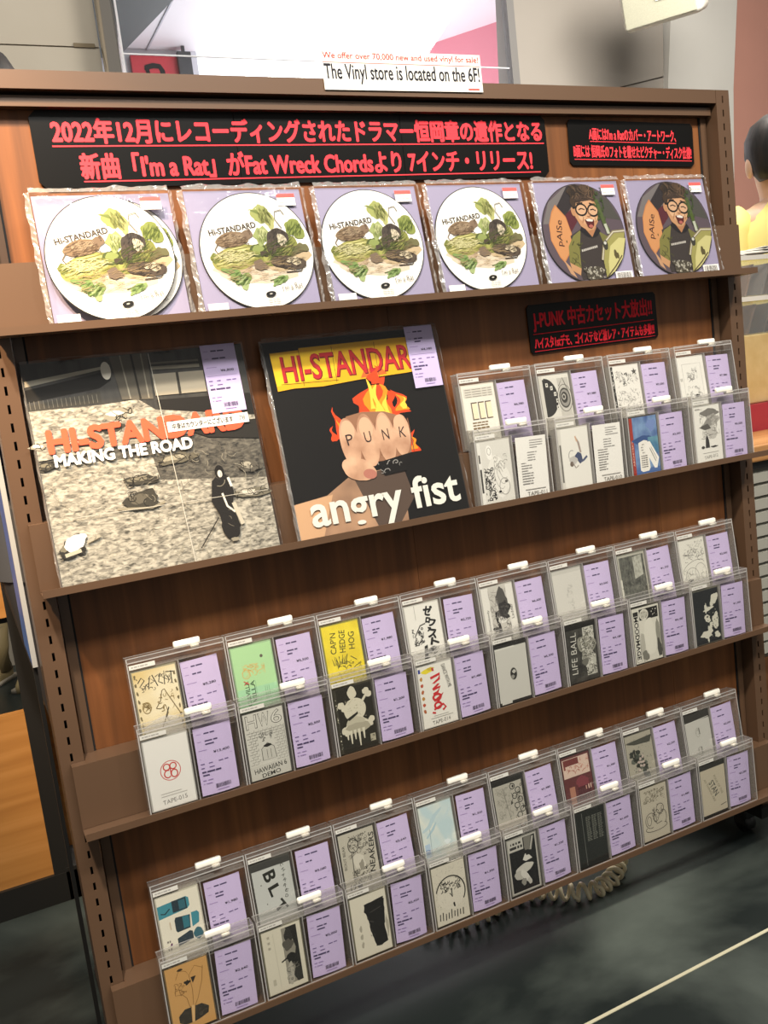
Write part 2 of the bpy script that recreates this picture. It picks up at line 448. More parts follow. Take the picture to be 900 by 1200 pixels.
# ================================================================== DISPLAY RACK
ZT = (1.265, 0.916, 0.566, 0.216)
RW = 1.344
def build_rack():
    rk = thing('display_rack', 'brown metal slotted display rack with wooden back panel and four ledges', 'rack', (0, 0, 0))
    for cx in (0.0, RW):
        m = MB()
        for a, b in ((-0.0165, -0.0018), (0.0018, 0.0165)):
            m.box((cx+a, 0, 0.06), (cx+b, 0.002, 1.517), BROWN)
        z0 = 1.5; k = 0; edges = [1.517]
        while z0 > 0.1:
            m.box((cx-0.0018, 0, z0+0.0062), (cx+0.0018, 0.002, edges[-1]), BROWN); edges.append(z0-0.0062)
            z0 -= 0.025
        m.box((cx-0.0018, 0, 0.06), (cx+0.0018, 0.002, edges[-1]), BROWN)
        m.box((cx-0.0165, 0.002, 0.06), (cx-0.0145, 0.06, 1.517), BROWN)
        m.box((cx+0.0145, 0.002, 0.06), (cx+0.0165, 0.06, 1.517), BROWN)
        m.box((cx-0.0145, 0.02, 0.06), (cx+0.0145, 0.06, 1.517), DARK)
        m.build('upright', rk)
    for x0, x1 in ((0.0205, 0.034), (RW-0.034, RW-0.0205)):
        m = MB(); m.box((x0, 0.026, 0.07), (x1, 0.05, 1.475), BROWN); m.box((x1 if x0 < 1 else x0-0.003, 0.028, 0.07), (x1+0.003 if x0 < 1 else x0, 0.05, 1.475), DARK); m.build('stile', rk)
    m = MB(); m.box((0.0175, 0, 1.493), (RW-0.0175, 0.06, 1.517), BROWN); m.build('top_rail', rk)
    m = MB(); m.box((0.0205, 0.012, 1.474), (RW-0.0205, 0.05, 1.488), BROWN); m.box((0.0175, 0.024, 1.4755), (RW-0.0175, 0.05, 1.4935), DARK); m.build('header_strip', rk)
    m = MB(); m.box((0.02, 0.030, 0.07), (0.60, 0.048, 1.48), PANEL); m.box((0.6006, 0.030, 0.07), (1.14, 0.048, 1.48), PANEL); m.box((1.1406, 0.030, 0.07), (RW-0.02, 0.048, 1.48), PANEL)
    m.build('back_panel', rk)
    for z in ZT:
        m = MB()
        m.box((-0.003, -0.0165, z-0.094), (1.347, -0.0145, z-0.002), BROWN)
        m.box((-0.003, -0.0165, z-0.002), (1.347, -0.001, z), BROWN)
        m.box((0.0175, -0.001, z-0.002), (RW-0.0175, 0.029, z), BROWN)
        m.box((-0.003, -0.0555, z-0.0965), (1.347, -0.0145, z-0.0945), BROWN)
        m.box((-0.003, -0.0555, z-0.0945), (1.347, -0.0535, z-0.086), BROWN)
        for x in (-0.002, 1.3445):
            m.box((x, -0.0145, z-0.094), (x+0.002, 0.001, z-0.003), BROWN)
        m.build('display_ledge', rk)
    m = MB(); m.box((0.0, 0.035, 0.062), (RW, 0.06, 0.105), BROWN); m.build('base_rail', rk)
    for x in (0.012, RW-0.012):
        m = MB(); m.box((x-0.02, -0.01, 0.052), (x+0.02, 0.30, 0.075), BLACKM); f = m.build('foot', rk)
    for x, y in ((0.02, 0.05), (RW-0.02, 0.05), (0.02, 0.275), (RW-0.02, 0.275)):
        m = MB(); m.bbox((x-0.016, y-0.02, 0.034), (x+0.016, y+0.02, 0.054), plain('#1a1a1a', .4), 0.004); m.box((x-0.014, y-0.012, 0.018), (x-0.011, y+0.012, 0.036), BLACKM); m.box((x+0.011, y-0.012, 0.018), (x+0.014, y+0.012, 0.036), BLACKM)
        cs = m.build('caster', rk)
        m = MB(); m.cyl((x, y, 0.021), (1, 0, 0), 0.021, 0.02, plain('#121212', 0.45), 24); m.build('wheel', cs, True)
build_rack()

# ================================================================== SIGNS
RED = '#f4414a'
def build_signs():
    s = Sheet(1.2)
    o = thing('banner_sign', 'long black banner sign with two lines of red Japanese lettering', 'sign', (0.091, 0.0265, 1.3690), (0, math.radians(-0.15), 0))
    k = MB(); W, H, c = 856, 104, 9
    def plate(mb, x0, x1, H, c, l=True, r=True):
        pts = [(x0, c if l else 0), (x0+(c if l else 0), 0), (x1-(c if r else 0), 0), (x1, c if r else 0), (x1, H-c if r else H), (x1-(c if r else 0), H), (x0+(c if l else 0), H), (x0, H-c if l else H)]
        quad_box([(a/1000, b/1000) for a, b in pts], (-0.001, 0.0005), plain('#090807', 0.35, 0, 0.25), mb)
    plate(k, 0, 290, H, c, True, False); plate(k, 290.8, 570, H, c, False, False); plate(k, 570.8, W, H, c, False, True)
    k.build('board', o)
    s.text('2022年12月にレコーディングされたドラマー恒岡章の遺作となる', 437, 77, 822, 36, RED, heavy=1.25)
    s.rect(25, 55.5, 850, 57.3, RED)
    s.text('新曲「I\'m a Rat」がFat Wreck Chordsより 7インチ・リリース!', 440, 29, 765, 37, RED, heavy=1.2)
    s.rect(60, 7.5, 838, 9.2, RED)
    s.build('lettering', o)
    o = thing('banner_sign', 'small black sign with red lettering at the rack\'s upper right corner', 'sign', (0.995, 0.0275, 1.390), (0, math.radians(1.2), 0))
    k = MB(); plate(k, 0, 293, 79, 6); k.build('board', o)
    s = Sheet(1.2)
    s.text('A面にはI\'m a Ratのカバー・アートワーク、', 148, 55, 205, 22, RED, heavy=.5)
    s.rect(47, 41.5, 250, 42.7, RED)
    s.text('B面には 恒岡氏のフォトを載せたピクチャー・ディスク仕様!', 148, 25, 278, 23, RED, heavy=.5)
    s.rect(10, 10, 287, 11.2, RED); s.build('lettering', o)
    o = thing('banner_sign', 'black cassette sale sign with red lettering above the clear cassette cases', 'sign', (0.873, 0.0275, 1.0665), (0, math.radians(-0.8), 0))
    k = MB(); plate(k, 0, 294, 86, 5); k.build('board', o)
    s = Sheet(1.2)
    s.text('J-PUNK 中古カセット大放出!!', 147, 57, 274, 39, '#e8303c', heavy=.9)
    s.rect(8, 33.5, 286, 35, '#dd2836')
    s.text('ハイスタ1stデモ、ゴイステなど激レア・アイテムも多数!!', 147, 18, 276, 22, '#e8303c', heavy=.6)
    s.rect(8, 3.5, 286, 4.6, '#dd2836'); s.build('lettering', o)
    o = thing('notice_card', 'white notice card about the vinyl store standing on the rack\'s top rail', 'sign', (0.524, -0.0015, 1.5), (0, math.radians(-0.3), 0))
    k = MB(); k.box((0, -0.001, 0), (0.284, 0, 0.058), plain('#f1ede2', 0.4)); k.build('card', o)
    s = Sheet(1.1)
    s.text('We offer over 70,000 new and used vinyl for sale!', 141, 49, 278, 12.5, '#e23a33', heavy=.28)
    s.rect(1, 39.5, 282, 40.6, '#e0625a')
    s.text('The Vinyl store is located on the 6F!', 141, 23.5, 278, 30, '#2a2a30', heavy=.45)
    s.rect(256, 2.5, 277, 5.6, '#e0625a'); s.build('lettering', o)
build_signs()

# ================================================================== RECORDS
def film_sleeve(parent, W, H, d, seed, flap=0.012, name='poly_sleeve'):
    """clear poly sleeve, mm->m, front film slightly wrinkled with crumpled edges; x 0..W, z 0..H, y -d..0"""
    R = random.Random(seed); m = MB()
    nx, nz = 22, 22
    def pt(i, j, y):
        x = W*i/nx; z = H*j/nz
        q = mnoise.noise(Vector((x*22+seed*3.1, z*22, seed)))*0.0010
        e = min(i, nx-i, j, nz-j)
        return (x, y-(q if e > 0 else 0)-(0.0005 if e > 1 else 0), z)
    n = len(m.v)
    for j in range(nz+1):
        for i in range(nx+1): m.v.append(pt(i, j, -d))
    mi = m.mi(FILM)
    for j in range(nz):
        for i in range(nx):
            a = n+j*(nx+1)+i; m.f.append((a, a+1, a+nx+2, a+nx+1)); m.m.append(mi)
    sl = m.build(name, parent, True)
    c = MB()
    def strip(p0, p1, out, wd, k=40):
        pr = []
        for i in range(k+1):
            t = i/k; x = p0[0]+(p1[0]-p0[0])*t; z = p0[1]+(p1[1]-p0[1])*t
            w2 = wd*(0.75+0.4*mnoise.noise(Vector((t*9, seed*1.7, out[0]))))
            yy = -d*0.6+R.uniform(-0.0022, 0.0010)
            pr.append(((x, -d*0.95+R.uniform(-.0006, .0004), z), (x+out[0]*w2*0.5, yy, z+out[1]*w2*0.5), (x+out[0]*w2, -d*0.3+R.uniform(-.0015, .0015), z+out[1]*w2)))
        for i in range(k):
            for q in (0, 1):
                c.poly([pr[i][q], pr[i+1][q], pr[i+1][q+1], pr[i][q+1]], FILMRIM)
    strip((0, 0), (0, H), (-1, 0), flap*0.8); strip((W, 0), (W, H), (1, 0), flap*0.8); strip((0, H), (W, H), (0, 1), flap)
    c.build('crumpled_edge', sl)
    return sl

def veg_art(a, tilt=0):
    W_ = '#e6e3da'
    a.ell(0, 0, 87.5, 87.5, '#23211f', k=72); a.ell(0, 0, 86.2, 86.2, W_, k=72); a.k = 0.86
    a.text('Hi-STANDARD', -32, 35, 74, 9.5, '#3a3027', 6, heavy=.45)
    # ground
    a.blob(-8, -28, 68, 20, '#e3d3ba', 5, 0.2); a.blob(-42, -22, 26, 11, '#cbb494', 9, 0.25); a.blob(38, -14, 38, 20, '#cdb690', 4, 0.2)
    # leaf, top
    a.blob(16, 54, 14, 14, '#aab068', 3, 0.35); a.line([(0, 62), (22, 55), (28, 36)], 2.2, '#c5c47c'); a.blob(28, 42, 7, 12, '#b9bb77', 8, 0.3); a.line([(22, 60), (26, 40)], 1.4, '#6d7340'); a.poly([(-4, 62), (12, 60), (16, 52)], '#7d8a47')
    # long gourd left
    a.blob(-34, -8, 40, 18, '#a8a55a', 2, 0.05, rot=8); a.blob(-36, -7, 34, 13, '#d2cc86', 6, 0.05, rot=9)
    for k in range(4): a.line([(-68, -18+k*5), (-40, -13+k*5.5), (-2, -7+k*5)], 1.6, '#7f7f3f')
    a.blob(-68, -6, 6, 8, '#79803f', 3, 0.3)
    # cut gourd right
    a.blob(32, -2, 34, 20, '#8d9148', 12, 0.08, rot=26); a.blob(30, -3, 26, 12, '#a9aa5d', 13, 0.08, rot=28)
    for k in range(4): a.line([(8+k*4, -22+k*4), (34+k*3, -4+k*5), (56, 14+k*4)], 1.6, '#5f6a31')
    a.blob(0, 0, 13, 11, '#556030', 21, 0.15); a.blob(0, 1, 9, 7, '#93a05a', 22, 0.15); a.blob(8, -6, 6, 5, '#4a4133', 25, .3)
    # leaves
    a.blob(10, 22, 12, 13, '#a5b06f', 31, 0.35); a.blob(12, 24, 6, 8, '#c4c88e', 32, 0.3)
    a.blob(64, 28, 15, 14, '#8f9a4d', 33, 0.3); a.line([(52, 20), (66, 34), (74, 28)], 1.6, '#5b6a30')
    a.blob(-36, -38, 13, 12, '#8ba35d', 41, 0.45); a.blob(-33, -44, 9, 9, '#a9bb7e', 42, 0.4); a.blob(-48, -28, 13, 5, '#7e9a57', 43, 0.35, rot=-25)
    a.blob(24, -47, 13, 6, '#90a867', 45, 0.35, rot=22); a.line([(8, -46), (32, -42)], 1.2, '#5c6f3a')
    # brown lumps left, dark lumps right (small animals)
    a.blob(-36, 19, 25, 11.5, '#8f775b', 51, 0.06, rot=4); a.blob(-33, 21, 17, 6, '#a58f73', 52, 0.15); a.blob(-12, 25, 9, 6.5, '#86705a', 53, 0.14, rot=12); a.ell(-8, 30, 2.4, 3, '#6b5744'); a.line([(-58, 15), (-65, 6), (-61, -1), (-54, 3)], 1.7, '#6e5b49'); a.ell(-8, 25.5, 0.8, 0.8, '#15120f')
    a.blob(34, 16, 17, 15, '#4a4038', 61, 0.16, rot=30); a.blob(22, 4, 9, 11, '#574a40', 62, 0.16); a.blob(40, 12, 7, 10, '#d8ccaf', 63, 0.2); a.line([(44, 30), (36, 44), (38, 56), (48, 58), (52, 50)], 1.5, '#8a8477')
    a.blob(44, -22, 26, 11, '#574a3e', 71, 0.15, rot=-8); a.blob(52, -20, 11, 6, '#d9caa9', 72, 0.25, rot=-20); a.blob(26, -18, 9, 7, '#6c5a49', 73, 0.2); a.line([(70, -24), (60, -36), (36, -36)], 1.7, '#4c4036')
    a.blob(-2, -22, 10, 8, '#7d6a58', 81, 0.3); a.blob(66, -2, 12, 8, '#74704a', 82, 0.4)
    R = random.Random(4)
    def hatch(cx, cy, rx, ry, n, c, ang, wd=0.55, ln=6):
        for _ in range(n):
            t = R.uniform(0, 6.28); q = math.sqrt(R.random())*0.92; x = cx+rx*q*math.cos(t); y = cy+ry*q*math.sin(t); b = math.radians(ang+R.uniform(-22, 22))
            a.line([(x-ln/2*math.cos(b), y-ln/2*math.sin(b)), (x, y+.4), (x+ln/2*math.cos(b), y+ln/2*math.sin(b))], wd, c, False, True)
    a.up()
    hatch(-36, 18, 23, 10, 90, '#6b543f', 20); a.up(); hatch(-34, 22, 16, 5, 40, '#c2aa8a', 20); a.up()
    hatch(34, 16, 16, 14, 46, '#241e1a', 70); a.up(); hatch(44, -23, 24, 9, 80, '#2d241d', 10); a.up(); hatch(-36, -8, 36, 14, 60, '#97954a', 8, .7, 16); a.up(); hatch(-36, -5, 30, 9, 50, '#e4dfa6', 8, .9, 16)
    a.up(); hatch(33, -2, 30, 15, 60, '#4c5627', 27, .8, 14); a.up(); hatch(22, 50, 12, 13, 40, '#6f7438', 100, .7, 8); a.up(); hatch(64, 28, 13, 11, 40, '#5a6a2b', 60, .7, 8); a.up(); hatch(-36, -40, 13, 11, 40, '#4e6a2c', 30, .7, 8); a.up(); hatch(24, -47, 11, 5, 20, '#55702f', 20, .6, 6); a.up(); hatch(-8, -30, 60, 16, 80, '#b09670', 4, .6, 12); a.up(); hatch(40, -10, 34, 18, 50, '#7d6a4c', 10, .6, 10); a.up(); hatch(10, 20, 9, 10, 26, '#6d7a3c', 80, .6, 7)
    a.line([(-56, 10), (-50, 8), (-44, 10)], 1.2, '#5d4a38'); a.line([(-20, 14), (-12, 10)], 1.4, '#5d4a38'); a.line([(24, 2), (18, -10), (28, -12)], 1.2, '#3a3027')
    # small marks at the foot
    a.ell(4, -66, 8, 4, '#1d1b19', rot=4); a.ell(4, -66, 2.4, 1.1, '#c9c4b8', rot=4)
    a.text("I'm a Rat", 40, -58, 33, 9, '#77726a', 5, 0.0)
    for k in range(3): a.bars(-2, -74-k*2.6, [6, 4, 7], 0.9, '#a9a498')

def photo_art(a):
    a.ell(0, 0, 87.5, 87.5, '#1a1815', k=72); a.ell(0, 0, 86.5, 86.5, '#4d4249', k=72); a.k = 0.84
    def cl(pts): return [(x*min(1, 85.8/max(math.hypot(x, y), 1e-6)), y*min(1, 85.8/max(math.hypot(x, y), 1e-6))) for x, y in pts]
    a.poly(cl([(-90, 20), (-70, 60), (-30, 90), (0, 90), (0, 60), (-40, 20)]), '#77706f'); a.poly(cl([(-40, 25), (-10, 55), (-6, 90), (-22, 90), (-52, 45)]), '#2c2628')
    a.poly(cl([(-40, -10), (-12, 20), (-10, 50), (-36, 32)]), '#56202a'); a.poly(cl([(20, 30), (85, 20), (70, 60), (40, 90), (20, 80)]), '#4b4a44')
    # orange leaf shaped paddle
    L = [(-52, 52), (-34, 30), (-28, 0), (-36, -30), (-54, -50), (-62, -40), (-74, -10), (-72, 18), (-62, 40)]
    a.poly(cl(L), '#c9844e'); a.poly(cl([(x*0.94-3, y*0.93) for x, y in L]), '#d59560')
    a.text('pAlSe', -52, 2, 46, 15, '#3a1d18', 80, 0.01)
    a.poly(cl([(-56, -44), (-44, -58), (-34, -78), (-46, -70)]), '#c99b74')
    # torso
    a.poly(cl([(-32, -4), (-6, 8), (20, 6), (46, -8), (56, -40), (50, -86), (-24, -86), (-28, -60)]), '#3a3230')
    a.poly(cl([(-26, -4), (-8, 6), (-18, -30), (-22, -62), (-44, -50), (-40, -22)]), '#7d7a3e'); a.poly(cl([(30, 2), (48, -8), (58, -40), (44, -44), (36, -20)]), '#77743c'); a.scrib(-42, -58, -10, -4, 14, '#4c4c26', 5, 1.6, 16, .3); a.poly(cl([(-44, -50), (-22, -62), (-26, -74), (-42, -64)]), '#c8986c')
    for q in range(9): a.poly([(-14+q*4, -33+q*0.7), (-11.2+q*4, -32.5+q*0.7), (-11.2+q*4, -28.5+q*0.7), (-14+q*4, -29+q*0.7)], '#cfcac0')
    a.poly([(-2, 12), (14, -8), (26, 8), (26, 30), (0, 30)], '#b57f56'); a.poly([(-4, 14), (14, -10), (2, -6), (-10, 4)], '#1b171b'); a.poly([(28, 10), (14, -10), (26, -6), (34, 2)], '#1b171b')
    # head
    a.poly(cl([(-16, 50), (-14, 28), (-6, 12), (8, 3), (20, 5), (32, 18), (37, 38), (36, 56), (10, 68), (-12, 64)]), '#c8966c'); a.poly([(-8, 48), (-8, 30), (2, 16), (14, 10), (24, 20), (30, 36), (28, 54), (8, 60)], '#d8a67c'); a.blob(0, 28, 7, 6, '#e0b48c', 4, .1); a.blob(26, 26, 6, 6, '#e0b48c', 5, .1)
    a.ell(-17, 38, 4, 8, '#c08c62', 8)
    a.blob(8, 70, 29, 15, '#3f2f22', 7, 0.22); a.blob(-13, 56, 6, 13, '#3f2f22', 8, 0.2, rot=-8); a.blob(20, 76, 16, 9, '#564230', 9, 0.25); a.blob(-4, 76, 13, 9, '#2f231a', 10, 0.3); a.blob(2, 60, 14, 6, '#46352a', 12, .35, rot=14); a.blob(26, 62, 12, 6, '#46352a', 13, .35, rot=-18); a.scrib(-18, 56, 34, 84, 40, '#221912', 14, .9, 14, .3); a.scrib(-14, 60, 34, 84, 16, '#7a6148', 15, .8, 14, .3)
    a.ell(1, 41, 11.5, 10, '#dcb08a', 0); a.ell(26, 39, 11, 10, '#dcb08a', 0); a.ring(1, 41, 11.5, 10, 2.9, '#15110f'); a.ring(26, 39, 11, 10, 2.9, '#15110f'); a.line([(12, 42), (16, 41.5)], 2.6, '#15110f'); a.line([(-10, 44), (-17, 46)], 2.6, '#15110f')
    a.line([(-5, 41), (1, 43), (8, 41)], 2, '#33201a'); a.line([(20, 40), (26, 41), (32, 38)], 2, '#33201a'); a.line([(-7, 52), (6, 53)], 2.2, '#2f211a'); a.line([(20, 52), (32, 49)], 2.2, '#2f211a'); a.line([(14, 40), (18, 30), (15, 28), (11, 29)], 1.6, '#a06f4b'); a.line([(3, 28), (-1, 18)], 1.3, '#a06f4b'); a.line([(27, 27), (28, 18)], 1.3, '#a06f4b')
    a.poly([(4, 23), (14, 25), (24, 22), (22, 12), (16, 7), (9, 9)], '#561a18'); a.poly([(6, 23), (14, 24.5), (22, 22), (20, 19), (9, 20)], '#efe8dc'); a.blob(15, 11, 4.5, 3, '#b5655a', 3, .1)
    # drum
    a.poly(cl([(30, -86), (28, -52), (36, -22), (60, -4), (90, -2), (90, -60), (60, -90)]), '#a29e5a'); a.poly(cl([(38, -86), (38, -54), (48, -26), (70, -12), (88, -14), (88, -60), (60, -88)]), '#d2cc8a')
    a.line(cl([(26, -50), (36, -20), (60, -1), (86, 0)]), 6, '#8b8060'); a.line(cl([(26, -50), (36, -20), (60, -1), (86, 0)]), 2, '#d9d3bd')
    a.line([(36, 58), (46, 12), (52, 0)], 8, '#4f5f30'); a.line([(46, 14), (50, -4)], 6, '#bfc4b0'); a.scrib(30, 18, 50, 78, 16, '#3f5226', 4, 2.2, 12); a.blob(38, -24, 6, 8, '#3b392f', 6, .2); a.ell(38, -20, 3, 3, '#cfcfc4'); a.blob(58, -42, 5, 8, '#5b5330', 9, .4)
    a.blob(4, -72, 22, 12, '#4a4538', 15, 0.4); a.speck(-18, -82, 26, -60, 46, '#b9b4a4', 4, 2.6)
    a.line(cl([(30, -82), (52, -62), (70, -44)]), 2.2, '#5a4d33')

LEAN = math.radians(9.5)
def build_picture_discs():
    data = [  # left x, width, kind, disc offset, tilt, label
        (0.070, 0.187, 'veg', (0.092, 0.092), 5, 'leftmost rat and gourd picture disc, a second disc peeking out behind it'),
        (0.277, 0.183, 'veg', (0.097, 0.092), 2, 'second rat and gourd picture disc from the left in a clear sleeve'),
        (0.480, 0.178, 'veg', (0.083, 0.092), 1, 'third rat and gourd picture disc from the left in a clear sleeve'),
        (0.674, 0.187, 'veg', (0.087, 0.092), 1, 'fourth rat and gourd picture disc, right beside the photo discs'),
        (0.880, 0.185, 'photo', (0.090, 0.092), 0, 'left one of two photo picture discs with orange leaf and drum'),
        (1.080, 0.190, 'photo', (0.095, 0.092), -4, 'right one of two photo picture discs with orange leaf and drum')]
    lab = {}
    def disc_mesh(kind, base):
        a = Sheet(1.3, 0.05)
        (veg_art if kind == 'veg' else photo_art)(a)
        k = MB(); k.cyl((0, -0.0005, 0), (0, 1, 0), 0.0875, 0.0015, plain('#1d1b1a', 0.3), 72)
        o = k.build('disc', base); return o, a
    cache = {}
    for i, (x, W, kind, (ox, oz), tl, label) in enumerate(data):
        t = thing('picture_disc_record', label, 'record', (x, -0.0425 if i == 0 else -0.0395, 1.1712), (-LEAN, 0, math.radians(1.0 if i < 4 else 0)), 'seven inch picture discs on the top ledge')
        if i:
            bk = MB(); bk.box((0.002, -0.0012, 0.001), (W-0.002, 0, 0.184), plain('#8d86a0', 0.45)); bk.build('backing_card', t)
        Mx = Matrix.Translation((ox, -0.003, oz)) @ Matrix.Rotation(math.radians(-tl), 4, 'Y')
        if kind in cache:
            for q in cache[kind]:
                c = q.copy(); C.objects.link(c); c.parent = t; c.matrix_basis = Mx
        else:
            k = MB(); k.cyl((0, -0.0004, 0), (0, 1, 0), 0.0876, 0.0016, plain('#1d1b1a', 0.3), 72)
            d = k.build('disc', t, M=Mx)
            a = Sheet(1.3, 0.03); (veg_art if kind == 'veg' else photo_art)(a)
            p = a.build('disc_print', t, Mx)
            cache[kind] = (d, p)
        s = Sheet(5.2)
        sx = W*1000-42
        s.rect(sx, 158, sx+29, 176, '#f2efe8'); s.rect(sx, 170, sx+29, 176, '#e2615c'); s.bars(sx+3, 162, [8, 5, 7], 1.6, '#b7b2aa')
        s.build('price_sticker', t)
        if kind == 'veg': s = Sheet(5.2); s.rect(6, 4, 36, 18, '#e8e5df'); s.build('blank_sticker', t)
        if kind == 'photo':
            s = Sheet(5.2); s.rect(W*1000-46, 4, W*1000-8, 20, '#e9e6df'); s.barcode(W*1000-43, 7, W*1000-12, 18, '#35322f', i); s.build('barcode_sticker', t)
        film_sleeve(t, W, 0.185, 0.0062, 11+i, 0.0105)
    # the second copy behind the first one
    t = thing('picture_disc_record', 'second white disc half hidden behind the leftmost rat picture disc', 'record', (0.085, -0.0322, 1.1712), (-LEAN, 0, 0), 'seven inch picture discs on the top ledge')
    Mx = Matrix.Translation((0.0885, -0.003, 0.0905))
    for q in cache['veg']:
        c = q.copy(); C.objects.link(c); c.parent = t; c.matrix_basis = Mx
    bk = MB(); bk.box((-0.012, -0.0008, 0.001), (0.174, 0, 0.184), plain('#8d86a0', 0.45)); bk.build('backing_card', t)
build_picture_discs()

def price_slip_sheet(W, H, price, seed, low=True, colour=None, d0=0.0, big=False):
    """lilac slip with small print; x 0..W, y 0..H mm"""
    R = random.Random(seed); s = Sheet(d0, 0.05); c = colour or LILAC; ink = '#4a3f63'; pale = '#9c88b8'
    n = 6
    for k in range(n): s.rect(W*k/n, 0, W*(k+1)/n, H, c, up=False)
    u = H/100
    s.bars(4, 90*u, [7], 1.0, pale); s.bars(15, 89.6*u, [R.uniform(6, 10), R.uniform(5, 12)], 2.2, ink, 1.4)
    s.bars(4, 79*u, [6], 1.0, pale); s.bars(15, 78.4*u, [R.uniform(5, 12), R.uniform(4, 9)], 2.2, ink, 1.4)
    if R.random() < 0.5: s.bars(15, 73.5*u, [R.uniform(8, 15)], 2.2, ink)
    s.bars(4, 66*u, [R.uniform(12, 16)], 1.1, pale)
    if price: s.text('¥'+price, W*0.66, 61*u, 4.1*len(price), 4.4, '#2b2438', 0, 0.012)
    s.line([(3, 54*u), (W-4, 54*u)], 0.5, pale)
    s.bars(4, 46*u, [6, -2, 6, -5, 7, 6], 1.4, '#6f5f8d', 2); s.bars(4, 40*u, [5, -3, 8], 1.4, '#6f5f8d', 2)
    s.bars(4+R.uniform(0, 2), 33.5*u, [R.uniform(6, 9), R.uniform(8, 14), R.uniform(4, 9)], 2.4, ink, 1.2)
    if R.random() < 0.7: s.bars(5, 29*u, [R.uniform(8, 15)], 2.0, ink)
    if low:
        s.bars(4, 22*u, [5, 8], 1.2, pale, 2); s.bars(4, 17*u, [2, 9], 1.2, pale, 2)
        s.barcode(W*0.38, 8*u, W*0.78, 14*u, '#4a4058', seed); s.bars(W*0.40, 4.5*u, [W*0.32], 0.9, pale)
    return s

